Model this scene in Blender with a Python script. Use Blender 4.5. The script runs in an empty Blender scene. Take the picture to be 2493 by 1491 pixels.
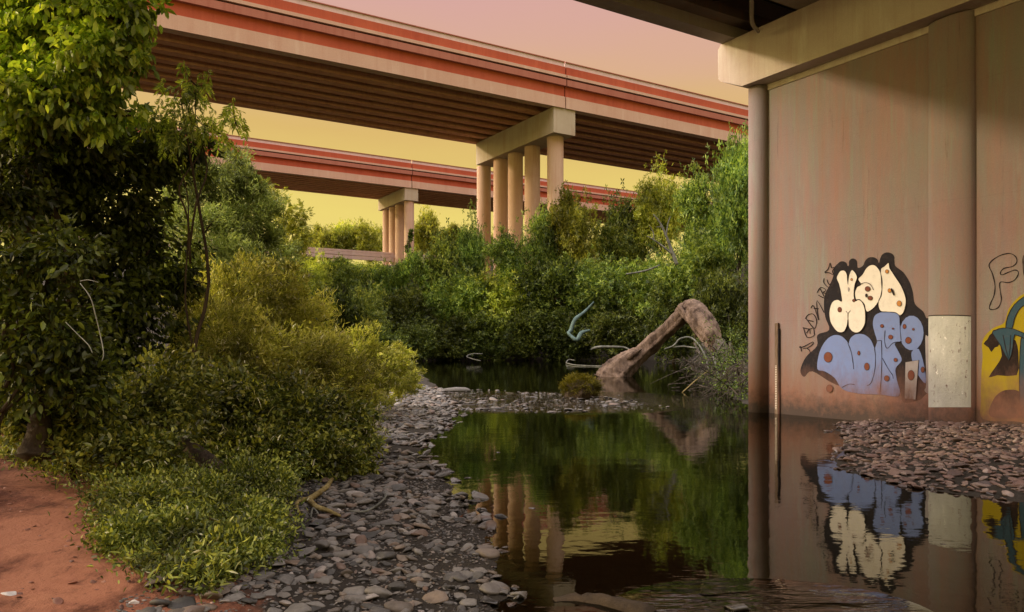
import bpy, math, random
import numpy as np
from mathutils import Vector
from mathutils.geometry import tessellate_polygon
random.seed(7)
R = np.random.default_rng(7)
S = bpy.context.scene
COL = S.collection

# ---------------------------------------------------------------- camera
W0, H0, F, HZ, EYE = 2493.0, 1491.0, 1839.0, 842.0, 1.8
cam = bpy.data.objects.new('camera', bpy.data.cameras.new('camera'))
COL.objects.link(cam); S.camera = cam
cam.location = (0, 0, EYE); cam.rotation_euler = (math.pi/2, 0, 0)
cam.data.sensor_width = 36; cam.data.lens = 36*F/W0
cam.data.shift_y = (HZ-H0/2)/W0
cam.data.clip_start = .05; cam.data.clip_end = 6000

# ---------------------------------------------------------------- sky, sun, exposure
SUN_EL, SUN_AZ = math.radians(16.5), (-.985, .0)
world = bpy.data.worlds.new('World'); S.world = world; world.use_nodes = True
nt = world.node_tree; nt.nodes.clear()
wo = nt.nodes.new('ShaderNodeOutputWorld'); bg = nt.nodes.new('ShaderNodeBackground')
tc = nt.nodes.new('ShaderNodeTexCoord'); sx = nt.nodes.new('ShaderNodeSeparateXYZ')
rp = nt.nodes.new('ShaderNodeValToRGB')
nt.links.new(tc.outputs['Generated'], sx.inputs[0]); ns = nt.nodes.new('ShaderNodeTexNoise'); ns.inputs['Scale'].default_value = 2.2; ns.inputs['Detail'].default_value = 6
mpn = nt.nodes.new('ShaderNodeMapping'); mpn.inputs['Scale'].default_value = (1, 1, 5)
nt.links.new(tc.outputs['Generated'], mpn.inputs[0]); nt.links.new(mpn.outputs[0], ns.inputs['Vector'])
ma = nt.nodes.new('ShaderNodeMath'); ma.operation = 'MULTIPLY_ADD'; ma.inputs[1].default_value = .09; ma.inputs[2].default_value = -.045
mb_ = nt.nodes.new('ShaderNodeMath'); mb_.operation = 'ADD'
nt.links.new(ns.outputs['Fac'], ma.inputs[0]); nt.links.new(ma.outputs[0], mb_.inputs[0]); nt.links.new(sx.outputs[2], mb_.inputs[1])
nt.links.new(mb_.outputs[0], rp.inputs[0])
els = [(0.0, (.76, .60, .165)), (.17, (.75, .585, .14)), (.27, (.64, .42, .125)), (.34, (.63, .375, .225)),
       (.42, (.61, .34, .30)), (.56, (1.9, 1.6, 1.5)), (1.0, (2.9, 2.65, 2.65))]
r_ = rp.color_ramp
while len(r_.elements) < len(els): r_.elements.new(.5)
for e, (p, c) in zip(r_.elements, els): e.position = p; e.color = (*c, 1)
sky = nt.nodes.new('ShaderNodeTexSky'); sky.sky_type = 'NISHITA'; sky.sun_disc = False
sky.sun_elevation = SUN_EL; sky.sun_rotation = math.atan2(SUN_AZ[0], SUN_AZ[1])
vs = nt.nodes.new('ShaderNodeVectorMath'); vs.operation = 'SCALE'; vs.inputs['Scale'].default_value = .08
mx = nt.nodes.new('ShaderNodeMixRGB'); mx.inputs[0].default_value = .06
nt.links.new(sky.outputs[0], vs.inputs[0]); nt.links.new(rp.outputs[0], mx.inputs[1]); nt.links.new(vs.outputs[0], mx.inputs[2])
# the sky glows brighter and warmer round the low sun, off to the left
dp = nt.nodes.new('ShaderNodeVectorMath'); dp.operation = 'DOT_PRODUCT'; dp.inputs[1].default_value = (-.95, .05, .30)
nt.links.new(tc.outputs['Generated'], dp.inputs[0])
mr = nt.nodes.new('ShaderNodeMapRange'); mr.interpolation_type = 'SMOOTHSTEP'
mr.inputs['From Min'].default_value = .62; mr.inputs['From Max'].default_value = .97; mr.inputs['To Min'].default_value = 1.0; mr.inputs['To Max'].default_value = 5.0
nt.links.new(dp.outputs['Value'], mr.inputs['Value'])
gv = nt.nodes.new('ShaderNodeVectorMath'); gv.operation = 'SCALE'; nt.links.new(mx.outputs[0], gv.inputs[0]); nt.links.new(mr.outputs[0], gv.inputs['Scale'])
nt.links.new(gv.outputs[0], bg.inputs[0]); bg.inputs[1].default_value = 1.0
nt.links.new(bg.outputs[0], wo.inputs[0])
sl = bpy.data.lights.new('sun', 'SUN'); sl.energy = 2.0; sl.angle = math.radians(3); sl.color = (1, .78, .48)
so = bpy.data.objects.new('sun', sl); COL.objects.link(so)
sd = Vector((SUN_AZ[0]*math.cos(SUN_EL), SUN_AZ[1]*math.cos(SUN_EL), math.sin(SUN_EL)))
so.rotation_euler = sd.to_track_quat('Z', 'Y').to_euler(); so.location = (20, -30, 40)
S.view_settings.view_transform = 'Standard'; S.view_settings.look = 'None'
S.view_settings.exposure = 0.25; S.view_settings.gamma = 1; S.view_settings.use_curve_mapping = False
S.cycles.max_bounces = 7; S.cycles.diffuse_bounces = 3; S.cycles.glossy_bounces = 3
S.cycles.transparent_max_bounces = 12; S.cycles.transmission_bounces = 3; S.cycles.caustics_reflective = False

# ---------------------------------------------------------------- helpers
D = np.array([1.633, 1.0, 0]); D /= np.linalg.norm(D)          # bridge axis
C = np.array([-D[1], D[0], 0])                                  # across the bridges, away from the camera
UP = np.array([0, 0, 1.0])
def P(u, v, Y): return np.array([(u-W0/2)/F*Y, Y, EYE-(v-HZ)/F*Y])
def G(u, v, z=0.0): return P(u, v, F*(EYE-z)/(v-HZ))
def tag(o, label=None, cat=None, group=None, kind=None):
    for k, val in (('label', label), ('category', cat), ('group', group), ('kind', kind)):
        if val: o[k] = val
    return o
def empty(name, loc, label, cat, group=None):
    o = bpy.data.objects.new(name, None); o.location = tuple(loc); o.empty_display_size = .3
    COL.objects.link(o); return tag(o, label, cat, group)
def mesh_data(name, V, Fc, mats, mi=None, smooth=False):
    m = bpy.data.meshes.new(name)
    V = np.asarray(V, dtype=np.float32)
    if isinstance(Fc, np.ndarray):
        k = Fc.shape[1]; n = len(Fc)
        m.vertices.add(len(V)); m.vertices.foreach_set('co', V.ravel())
        m.loops.add(n*k); m.loops.foreach_set('vertex_index', Fc.astype(np.int32).ravel())
        m.polygons.add(n); m.polygons.foreach_set('loop_start', np.arange(0, n*k, k, dtype=np.int32))
        m.polygons.foreach_set('loop_total', np.full(n, k, dtype=np.int32))
        m.update(calc_edges=True)
    else:
        m.from_pydata([tuple(map(float, p)) for p in V], [], [tuple(f) for f in Fc]); m.update()
    for q in (mats if isinstance(mats, (list, tuple)) else [mats]): m.materials.append(q)
    if mi is not None: m.polygons.foreach_set('material_index', np.asarray(mi, dtype=np.int32))
    if smooth: m.polygons.foreach_set('use_smooth', np.ones(len(m.polygons), dtype=bool))
    return m
def put(name, m, parent=None, loc=None):
    o = bpy.data.objects.new(name, m); COL.objects.link(o)
    if parent is not None: o.parent = parent
    if loc is not None: o.location = tuple(map(float, loc))
    return o
class MB:
    """collects shapes into one mesh; world coordinates, origin subtracted at build"""
    def __init__(s): s.V = []; s.F = []; s.M = []
    def add(s, V, Fc, m=0):
        b = len(s.V); s.V += [tuple(map(float, p)) for p in V]
        s.F += [tuple(int(i)+b for i in f) for f in Fc]; s.M += [m]*len(Fc); return s
    def obox(s, o, a, b, c, m=0):
        o, a, b, c = map(np.asarray, (o, a, b, c))
        V = [o, o+a, o+a+b, o+b, o+c, o+a+c, o+a+b+c, o+b+c]
        return s.add(V, [(0,3,2,1),(4,5,6,7),(0,1,5,4),(1,2,6,5),(2,3,7,6),(3,0,4,7)], m)
    def extrude(s, poly, vec, m=0):
        n = len(poly); vec = np.asarray(vec); V = [np.asarray(p) for p in poly]+[np.asarray(p)+vec for p in poly]
        fs = [(i, (i+1) % n, (i+1) % n+n, i+n) for i in range(n)]
        return s.add(V, fs+[tuple(range(n))[::-1], tuple(range(n, 2*n))], m)
    def tube(s, pts, rad, n=8, m=0, jit=0.0, ridge=0.0):
        rg = [1+ridge*random.uniform(-1, 1) for _ in range(n)]
        pts = [np.asarray(p, float) for p in pts]
        if np.isscalar(rad): rad = [rad]*len(pts)
        V = []; prev = None
        for i, p in enumerate(pts):
            t = pts[min(i+1, len(pts)-1)]-pts[max(i-1, 0)]; t = t/(np.linalg.norm(t)+1e-9)
            if prev is None:
                a = np.cross(t, [0.3, 0.2, 1]) if abs(t[2]) < .95 else np.cross(t, [1, 0, 0])
            else: a = prev-t*np.dot(prev, t)
            a = a/np.linalg.norm(a); prev = a; b = np.cross(t, a)
            for k in range(n):
                th = 2*math.pi*k/n; rr = rad[i]*(1+jit*random.uniform(-1, 1))*rg[k]
                V.append(p+(a*math.cos(th)+b*math.sin(th))*rr)
        Fs = []
        for i in range(len(pts)-1):
            for k in range(n):
                Fs.append((i*n+k, i*n+(k+1) % n, (i+1)*n+(k+1) % n, (i+1)*n+k))
        Fs.append(tuple(range(n))[::-1]); Fs.append(tuple((len(pts)-1)*n+k for k in range(n)))
        return s.add(V, Fs, m)
    def build(s, name, mats, parent=None, org=(0, 0, 0), smooth=False):
        V = np.array(s.V)-np.asarray(org, float)
        md = mesh_data(name, V, s.F, mats, s.M, smooth)
        return put(name, md, parent, None if parent is not None else org)
def spline(pts, k=6, closed=False):
    pts = [np.asarray(p, float) for p in pts]; n = len(pts); out = []
    rng = range(n if closed else n-1)
    for i in rng:
        p0 = pts[(i-1) % n] if closed or i > 0 else pts[i]; p1 = pts[i]; p2 = pts[(i+1) % n]
        p3 = pts[(i+2) % n] if closed or i+2 < n else p2
        for j in range(k):
            t = j/k
            out.append(.5*((2*p1)+(-p0+p2)*t+(2*p0-5*p1+4*p2-p3)*t*t+(-p0+3*p1-3*p2+p3)*t**3))
    if not closed: out.append(pts[-1])
    return out
def shade_smooth_angle(o):
    o.data.polygons.foreach_set('use_smooth', np.ones(len(o.data.polygons), dtype=bool))

# ---------------------------------------------------------------- materials
def new_mat(name):
    m = bpy.data.materials.new(name); m.use_nodes = True; t = m.node_tree
    t.nodes['Principled BSDF'].inputs['Specular IOR Level'].default_value = .15
    return m, t, t.nodes['Principled BSDF']
def N(t, ty, **kw):
    n = t.nodes.new(ty)
    for k, v in kw.items(): setattr(n, k, v)
    return n
def noise(t, scale, detail=5, rough=.6, stretch=(1, 1, 1), coord='pos'):
    if coord == 'pos': g = N(t, 'ShaderNodeNewGeometry').outputs['Position']
    else: g = N(t, 'ShaderNodeTexCoord').outputs['Object']
    mp = N(t, 'ShaderNodeMapping'); mp.inputs['Scale'].default_value = stretch
    n = N(t, 'ShaderNodeTexNoise'); n.inputs['Scale'].default_value = scale
    n.inputs['Detail'].default_value = detail; n.inputs['Roughness'].default_value = rough
    t.links.new(g, mp.inputs[0]); t.links.new(mp.outputs[0], n.inputs['Vector']); return n.outputs['Fac']
def ramp(t, fac, stops):
    r = N(t, 'ShaderNodeValToRGB'); cr = r.color_ramp
    while len(cr.elements) < len(stops): cr.elements.new(.5)
    for e, (p, c) in zip(cr.elements, stops):
        e.position = p; e.color = (c, c, c, 1) if np.isscalar(c) else (*c, 1)
    t.links.new(fac, r.inputs[0]); return r.outputs[0]
def mix(t, f, a, b, mode='MIX'):
    n = N(t, 'ShaderNodeMixRGB', blend_type=mode)
    for i, x in ((0, f), (1, a), (2, b)):
        if isinstance(x, (int, float)): n.inputs[i].default_value = x if i == 0 else (x, x, x, 1)
        elif isinstance(x, tuple): n.inputs[i].default_value = (*x, 1)
        else: t.links.new(x, n.inputs[i])
    return n.outputs[0]
def math_(t, op, a, b=0.0, c=None):
    n = N(t, 'ShaderNodeMath', operation=op)
    for i, x in enumerate((a, b) if c is None else (a, b, c)):
        if isinstance(x, (int, float)): n.inputs[i].default_value = x
        else: t.links.new(x, n.inputs[i])
    return n.outputs[0]
def bump(t, p, h, strength=.3, dist=.02):
    b = N(t, 'ShaderNodeBump'); b.inputs['Strength'].default_value = strength; b.inputs['Distance'].default_value = dist
    t.links.new(h, b.inputs['Height']); t.links.new(b.outputs[0], p.inputs['Normal'])
def zpos(t):
    s = N(t, 'ShaderNodeSeparateXYZ'); t.links.new(N(t, 'ShaderNodeNewGeometry').outputs['Position'], s.inputs[0]); return s.outputs[2]

def concrete(name, a, b, rust=(.30, .13, .07), rust_amt=.35, low=False, scale=1.0, rough=.85, bs=.3):
    m, t, p = new_mat(name)
    n1 = noise(t, .55*scale, 6, .65); n2 = noise(t, 5*scale, 6, .7, (1, 1, .05)); n3 = noise(t, 40*scale, 4, .6)
    c = mix(t, ramp(t, n1, [(.3, 0.0), (.7, 1.0)]), a, b)
    c = mix(t, math_(t, 'MULTIPLY', ramp(t, n2, [(.50, 0.0), (.72, 1.0)]), rust_amt), c, rust)
    c = mix(t, math_(t, 'MULTIPLY', ramp(t, noise(t, 3*scale, 6, .7, (1, 1, .12)), [(.55, 0.0), (.7, 1.0)]), .35), c, tuple(min(1, x*1.35) for x in (b[0]*.9, b[1]*1.05, b[2]*1.1)))
    if low:
        c = mix(t, math_(t, 'MULTIPLY', ramp(t, noise(t, 1.7, 7, .75, (1, 1, .09)), [(.46, 0.0), (.60, 1.0)]), .45), c, (.30, .17, .15))
        c = mix(t, math_(t, 'MULTIPLY', ramp(t, noise(t, 2.6, 7, .75, (1.2, 1.2, .07)), [(.55, 0.0), (.63, 1.0)]), .5), c, (.21, .24, .20))
        c = mix(t, math_(t, 'MULTIPLY', ramp(t, noise(t, 9, 8, .8, (1, 1, .035)), [(.60, 0.0), (.64, 1.0)]), .45), c, (.12, .085, .075))
        c = mix(t, ramp(t, noise(t, 55, 3, .5), [(.70, 0.0), (.74, .7)]), c, (.07, .05, .045))
        zl_ = math_(t, 'FRACT', math_(t, 'DIVIDE', zpos(t), 2.44))
        c = mix(t, math_(t, 'MULTIPLY', math_(t, 'LESS_THAN', zl_, .006), .12), c, (.10, .075, .065))
    c = mix(t, .25, c, ramp(t, n3, [(.3, .55), (.7, 1.0)]), 'MULTIPLY')
    if low:   # silt, rust and damp left by high water on the foot of the pier
        z = math_(t, 'ADD', zpos(t), math_(t, 'MULTIPLY', math_(t, 'SUBTRACT', noise(t, 2.2, 8, .75, (1, 1, .35)), .5), -2.4))
        c = mix(t, ramp(t, z, [(.25, .85), (1.9/1, 0.0)]) if False else math_(t, 'MULTIPLY', ramp(t, math_(t, 'DIVIDE', z, 2.4), [(.1, 1.0), (.85, 0.0)]), .8), c, (.20, .085, .05))
        zz = math_(t, 'ADD', zpos(t), math_(t, 'MULTIPLY', math_(t, 'SUBTRACT', noise(t, 5, 8, .75), .5), -1.1))
        c = mix(t, ramp(t, zz, [(.10, .92), (.65, 0.0)]), c, (.055, .045, .04))
    t.links.new(c, p.inputs['Base Color']); p.inputs['Roughness'].default_value = rough
    bump(t, p, noise(t, 25*scale, 8, .7), bs, .02); return m
M = {}
M['pier'] = concrete('pier_concrete', (.235, .165, .168), (.215, .205, .19), low=True)
M['cap'] = concrete('cap_concrete', (.46, .38, .34), (.54, .48, .42), rust_amt=.25)
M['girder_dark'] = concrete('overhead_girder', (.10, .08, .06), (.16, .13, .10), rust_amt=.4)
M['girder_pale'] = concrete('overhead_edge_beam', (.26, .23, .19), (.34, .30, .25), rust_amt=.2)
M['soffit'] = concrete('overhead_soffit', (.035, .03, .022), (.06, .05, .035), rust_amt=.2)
M['b_red'] = concrete('bridge_red_band', (.40, .085, .045), (.48, .12, .06), rust=(.25, .05, .03), rust_amt=.35, scale=.25, bs=.1)
M['b_pink'] = concrete('bridge_pink_band', (.42, .18, .13), (.38, .14, .10), rust=(.28, .08, .05), rust_amt=.5, scale=.25, bs=.1)
M['b_cream'] = concrete('bridge_cream_band', (.56, .36, .27), (.60, .42, .32), rust=(.42, .2, .13), rust_amt=.25, scale=.25, bs=.1)
M['b_lav'] = concrete('bridge_rail_band', (.62, .48, .48), (.68, .54, .50), rust=(.4, .25, .25), rust_amt=.25, scale=.25, bs=.1)
M['b_cap'] = concrete('bridge_cap', (.40, .33, .24), (.50, .44, .33), rust_amt=.3, scale=.3, bs=.1)
M['b_col'] = concrete('bridge_column', (.52, .34, .24), (.58, .42, .31), rust=(.40, .19, .11), rust_amt=.5, scale=.3, bs=.1)
M['b_girder'] = concrete('bridge_girder', (.58, .29, .17), (.66, .36, .22), rust=(.2, .06, .03), rust_amt=.4, scale=.3, bs=.1)
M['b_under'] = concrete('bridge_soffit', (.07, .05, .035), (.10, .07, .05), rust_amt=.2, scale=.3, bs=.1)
M['b_gap'] = concrete('bridge_joint', (.03, .012, .01), (.04, .02, .015), rust_amt=.1)  # dark joint colour, also the painted shade of the recess under the ledge

def paint(name, col, rough=.85, worn=.25, dirt=True):
    m, t, p = new_mat(name)
    c = mix(t, math_(t, 'MULTIPLY', ramp(t, noise(t, 7, 8, .75), [(.5, 0.0), (.75, 1.0)]), worn), col, (.20, .14, .11))
    c = mix(t, .3, c, ramp(t, noise(t, 2.0, 4), [(.3, .75), (.7, 1.0)]), 'MULTIPLY')
    if dirt:
        z = math_(t, 'ADD', zpos(t), math_(t, 'MULTIPLY', math_(t, 'SUBTRACT', noise(t, 2.6, 8, .75, (1, 1, .4)), .5), -1.9))
        c = mix(t, ramp(t, math_(t, 'DIVIDE', z, 1.75), [(.2, .95), (.80, 0.0)]), c, mix(t, noise(t, 4, 6), (.07, .05, .045), (.24, .11, .075)))
    t.links.new(c, p.inputs['Base Color']); p.inputs['Roughness'].default_value = rough
    bump(t, p, noise(t, 30, 6), .2, .01); return m
M['g_white'] = paint('cream_spray_paint', (.70, .67, .61), worn=.25)
M['g_blue'] = paint('blue_spray_paint', (.17, .235, .48), worn=.3)
M['g_black'] = paint('black_spray_paint', (.018, .016, .02), worn=.15)
M['g_line'] = paint('dark_line_paint', (.02, .015, .018), worn=.1)
M['g_rust'] = paint('rust_spot_paint', (.16, .055, .035), worn=.3)
M['g_gold'] = paint('ochre_spot_paint', (.46, .21, .06), worn=.2)
M['g_grey'] = paint('grey_spray_paint', (.33, .31, .33), worn=.4)
M['g_yellow'] = paint('yellow_spray_paint', (.33, .26, .012), worn=.35)
M['g_brown'] = paint('brown_spray_paint', (.022, .014, .012), worn=.15)
M['g_teal'] = paint('steel_blue_paint', (.035, .075, .11), worn=.2)
def patch_mat():
    m, t, p = new_mat('whitewash_patch')
    c = mix(t, ramp(t, noise(t, 3, 8, .7, (1, 1, .5)), [(.35, 0.0), (.65, 1.0)]), (.36, .37, .35), (.48, .49, .47))
    c = mix(t, ramp(t, noise(t, 14, 6, .7, (1, 1, .4)), [(.60, 0.0), (.66, 1.0)]), c, (.16, .11, .10))
    c = mix(t, ramp(t, noise(t, 6.5, 6, .7, (1, 1, .6)), [(.63, 0.0), (.68, 1.0)]), c, (.8, .8, .78))
    t.links.new(c, p.inputs['Base Color']); p.inputs['Roughness'].default_value = .7; bump(t, p, noise(t, 20, 6), .5, .02); return m
M['patch'] = patch_mat()

def leafmat(name, dark, mid, light, trans=.35, gloss=.08, hue=.03, pale=0.0):
    m = bpy.data.materials.new(name); m.use_nodes = True; t = m.node_tree; t.nodes.clear()
    out = N(t, 'ShaderNodeOutputMaterial'); g = N(t, 'ShaderNodeNewGeometry'); oi = N(t, 'ShaderNodeObjectInfo')
    st = [(0, dark), (.45, mid), (.9, light)]
    if pale: st = [(0, dark), (.45, mid), (.965, light), (.99, (.42, .42, .28))]
    c = ramp(t, g.outputs['Random Per Island'], st)
    c = mix(t, .8, c, ramp(t, noise(t, 1.9 if 'weed' in name else (1.1 if 'far' not in name else .22), 3), [(.38, .32), (.62, 1.5)]), 'MULTIPLY')  # blotches vary the tone and paint lit patches and dark hollows into the leaves
    hs = N(t, 'ShaderNodeHueSaturation'); t.links.new(c, hs.inputs['Color'])
    t.links.new(math_(t, 'ADD', .5-hue/2, math_(t, 'MULTIPLY', oi.outputs['Random'], hue)), hs.inputs['Hue'])
    t.links.new(math_(t, 'ADD', .72, math_(t, 'MULTIPLY', oi.outputs['Random'], .56)), hs.inputs['Value'])
    c = hs.outputs[0]
    d = N(t, 'ShaderNodeBsdfDiffuse'); tr = N(t, 'ShaderNodeBsdfTranslucent'); gl = N(t, 'ShaderNodeBsdfGlossy')
    gl.inputs['Roughness'].default_value = .4; gl.inputs['Color'].default_value = (.55, .55, .5, 1)
    t.links.new(c, d.inputs[0])
    t.links.new(mix(t, 1.0, c, (1.25, 1.15, .5), 'MULTIPLY'), tr.inputs[0])
    a = N(t, 'ShaderNodeMixShader'); a.inputs[0].default_value = trans
    t.links.new(d.outputs[0], a.inputs[1]); t.links.new(tr.outputs[0], a.inputs[2])
    b = N(t, 'ShaderNodeMixShader'); b.inputs[0].default_value = gloss
    t.links.new(a.outputs[0], b.inputs[1]); t.links.new(gl.outputs[0], b.inputs[2]); t.links.new(b.outputs[0], out.inputs[0])
    return m
M['leaf_tall'] = leafmat('leaf_maple', (.10, .17, .02), (.32, .47, .05), (.58, .70, .10), .5)
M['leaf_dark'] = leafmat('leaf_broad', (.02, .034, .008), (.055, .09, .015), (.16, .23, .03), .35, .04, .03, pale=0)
M['leaf_pale'] = leafmat('leaf_grey_green', (.13, .18, .06), (.28, .36, .13), (.42, .50, .20), .3, .05, pale=0)
M['leaf_gold'] = leafmat('leaf_willow', (.16, .20, .03), (.42, .48, .08), (.70, .70, .22), .4, .05, pale=1)
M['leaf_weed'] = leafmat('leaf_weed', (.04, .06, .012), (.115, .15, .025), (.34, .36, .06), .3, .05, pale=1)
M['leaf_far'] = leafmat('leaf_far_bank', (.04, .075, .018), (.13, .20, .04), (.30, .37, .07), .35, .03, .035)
M['leaf_farlit'] = leafmat('leaf_far_sunlit', (.12, .16, .02), (.28, .34, .045), (.48, .50, .09), .45, .03, .03)  # paler copy of the far-bank leaves, sunlight put into the colour
M['leaf_farlow'] = leafmat('leaf_far_shade', (.015, .028, .008), (.05, .08, .016), (.17, .22, .04), .3, .03, .035)  # darker copy for the low rows, shade put into the leaf colour
M['leaf_moss'] = leafmat('leaf_tuft_grass', (.11, .11, .012), (.20, .19, .02), (.30, .28, .03), .3, .03)

def bark(name, a, b, sc=6, dist=.03):
    m, t, p = new_mat(name)
    c = mix(t, ramp(t, noise(t, sc, 8, .7, (1, 1, .3)), [(.35, 0.0), (.65, 1.0)]), a, b)
    t.links.new(c, p.inputs['Base Color']); p.inputs['Roughness'].default_value = .85
    bump(t, p, noise(t, sc*4, 8, .7, (1, 1, .25)), .7, dist); return m
M['bark'] = bark('bark_dark', (.03, .022, .014), (.07, .05, .03))
M['bark_far'] = bark('bark_far', (.05, .04, .02), (.10, .08, .045), 1.5)
M['log'] = bark('log_wood', (.035, .022, .015), (.25, .18, .13), 1.6, .22)
M['log_pale'] = bark('weathered_wood', (.06, .065, .055), (.19, .195, .165), 3)
M['log_blue'] = bark('blue_grey_dead_wood', (.05, .085, .085), (.12, .18, .17), 3)
M['twig'] = bark('twig_wood', (.022, .018, .013), (.10, .085, .065), 4)
M['branch'] = bark('yellow_branch_wood', (.14, .10, .03), (.32, .26, .11), 12)
M['white_stem'] = bark('white_stem', (.20, .22, .19), (.40, .42, .37), 12)

def stone_mat(name, stops, wet=0.0):
    m, t, p = new_mat(name)
    g = N(t, 'ShaderNodeNewGeometry'); oi = N(t, 'ShaderNodeObjectInfo')
    rnd = math_(t, 'FRACT', math_(t, 'ADD', g.outputs['Random Per Island'], oi.outputs['Random']))
    c = ramp(t, rnd, stops)
    c = mix(t, .7, c, ramp(t, noise(t, 18, 8, .7), [(.3, .5), (.7, 1.3)]), 'MULTIPLY')
    zz = math_(t, 'ADD', zpos(t), math_(t, 'MULTIPLY', math_(t, 'SUBTRACT', noise(t, 3, 3), .5), -.12))
    wetf = ramp(t, zz, [(.012, 1.0), (.05, 0.0)])      # damp rim just above the water line
    c = mix(t, wetf, c, mix(t, 1.0, c, (.38, .36, .33), 'MULTIPLY'))
    t.links.new(c, p.inputs['Base Color'])
    p.inputs['Specular IOR Level'].default_value = .5
    t.links.new(math_(t, 'SUBTRACT', .62, math_(t, 'MULTIPLY', wetf, .42)), p.inputs['Roughness'])
    bump(t, p, noise(t, 45, 8, .7), .45, .01); return m
M['stone'] = stone_mat('river_stone', [(0, (.035, .034, .03)), (.25, (.075, .07, .062)), (.5, (.15, .14, .122)), (.7, (.085, .07, .055)), (.85, (.17, .135, .10)), (.95, (.10, .06, .04)), (1, (.30, .28, .25))])
M['stone_rust'] = stone_mat('rusty_stone', [(0, (.05, .034, .03)), (.3, (.13, .075, .06)), (.6, (.19, .13, .10)), (.85, (.10, .07, .06)), (1, (.30, .23, .19))])
M['clod'] = stone_mat('red_clod', [(0, (.07, .028, .018)), (.5, (.24, .095, .055)), (.9, (.40, .20, .13)), (1, (.45, .38, .32))])
M['stone_white'] = stone_mat('pale_stone', [(0, (.55, .52, .48)), (1, (.6, .57, .52))])

# ---------------------------------------------------------------- land
LEFT = np.array([(.3,-25),(.1,3),(-.15,5.1),(-.22,7.2),(-.9,9.8),(-1.6,12.8),(-1.75,15),(-1.5,17.5),(-1.9,22),(-3.0,30),(-5,42),(-8,60),(-14,96),(-40,104),(-900,110),(-900,-25)], float)
RIFF = np.array([(-2.2,21.5),(.6,20.3),(2.2,20.6),(3.9,21.4),(4.2,23.6),(3.0,27),(.4,29.5),(-1.2,31),(-3.5,31)], float)
RIGHT = np.array([(8.4,17.9),(7.5,17.4),(7.1,16.2),(6.1,13.7),(5.2,11.7),(4.85,10.6),(5.1,9.5),(5.9,8.8),(7.6,8.4),(12,7),(30,4),(900,-10),(900,70),(60,92),(32,90),(22,72),(15,52),(10,36),(7.9,28),(7.3,24),(7.5,21)], float)
FAR = np.array([(-900,99),(-40,99),(-14,97),(5,96),(18,96),(30,92),(60,85),(900,70),(900,4000),(-900,4000)], float)
def sdist(px, py, poly):
    """positive inside"""
    d = np.full(px.shape, 1e9); ins = np.zeros(px.shape, bool); n = len(poly)
    for i in range(n):
        ax, ay = poly[i]; bx, by = poly[(i+1) % n]; ex, ey = bx-ax, by-ay
        t = np.clip(((px-ax)*ex+(py-ay)*ey)/(ex*ex+ey*ey), 0, 1)
        d = np.minimum(d, np.hypot(px-ax-t*ex, py-ay-t*ey))
        c = ((ay > py) != (by > py)) & (px < (bx-ax)*(py-ay)/(by-ay+1e-12)+ax); ins ^= c
    return np.where(ins, d, -d)
def wob(x, y):
    return .5*np.sin(1.3*x+.7*y)+.3*np.sin(2.9*x-1.7*y+1)+.25*np.sin(4.1*y+.6*x)+.2*np.sin(6.3*x+5.1*y+2)
def land(x, y):
    x = np.asarray(x, float); y = np.asarray(y, float)
    sc = np.clip(y/14, .5, 4)
    sl = sdist(x, y, LEFT)+.24*sc*wob(x/sc, y/sc)
    zl = np.where(sl < 0, .16*sl, np.where(sl < 2, .085*sl, .17+.15*(sl-2)))
    zl = np.minimum(zl, .75+np.clip((y-9)*.1, 0, 1.5)+.05*np.clip(sl-6, 0, 40))
    sr = sdist(x, y, RIFF)+.3*wob(x, y); zr = np.where(sr < 0, .1*sr, np.minimum(.03*sr, .0)-.035+.07*np.clip(wob(x*.8+2, y*.8), -.4, .45))
    sg = sdist(x, y, RIGHT)+.18*wob(x, y); zg = np.where(sg < 0, .16*sg, np.minimum(.075*sg, 2.5))
    sf = sdist(x, y, FAR)+wob(x*.3, y*.3); zf = np.where(sf < 0, .25*sf, np.minimum(.34*sf, 18))
    z = np.maximum(np.maximum(zl, zr), np.maximum(zg, zf))
    return np.maximum(z, -.75)+.018*wob(x*2.3, y*2.3)
def grid_axis(lo, hi, mid, fine, n):
    a = np.sinh(np.linspace(np.arcsinh((lo-mid)/fine), np.arcsinh((hi-mid)/fine), n))*fine+mid; return a
gx = grid_axis(-900, 900, 0, 4, 330); gy = grid_axis(-24, 3000, 7, 8, 420)
XX, YY = np.meshgrid(gx, gy); ZZ = land(XX, YY)
nx, ny = len(gx), len(gy)
idx = np.arange(nx*ny).reshape(ny, nx)
Fq = np.stack([idx[:-1, :-1], idx[:-1, 1:], idx[1:, 1:], idx[1:, :-1]], -1).reshape(-1, 4)
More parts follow.
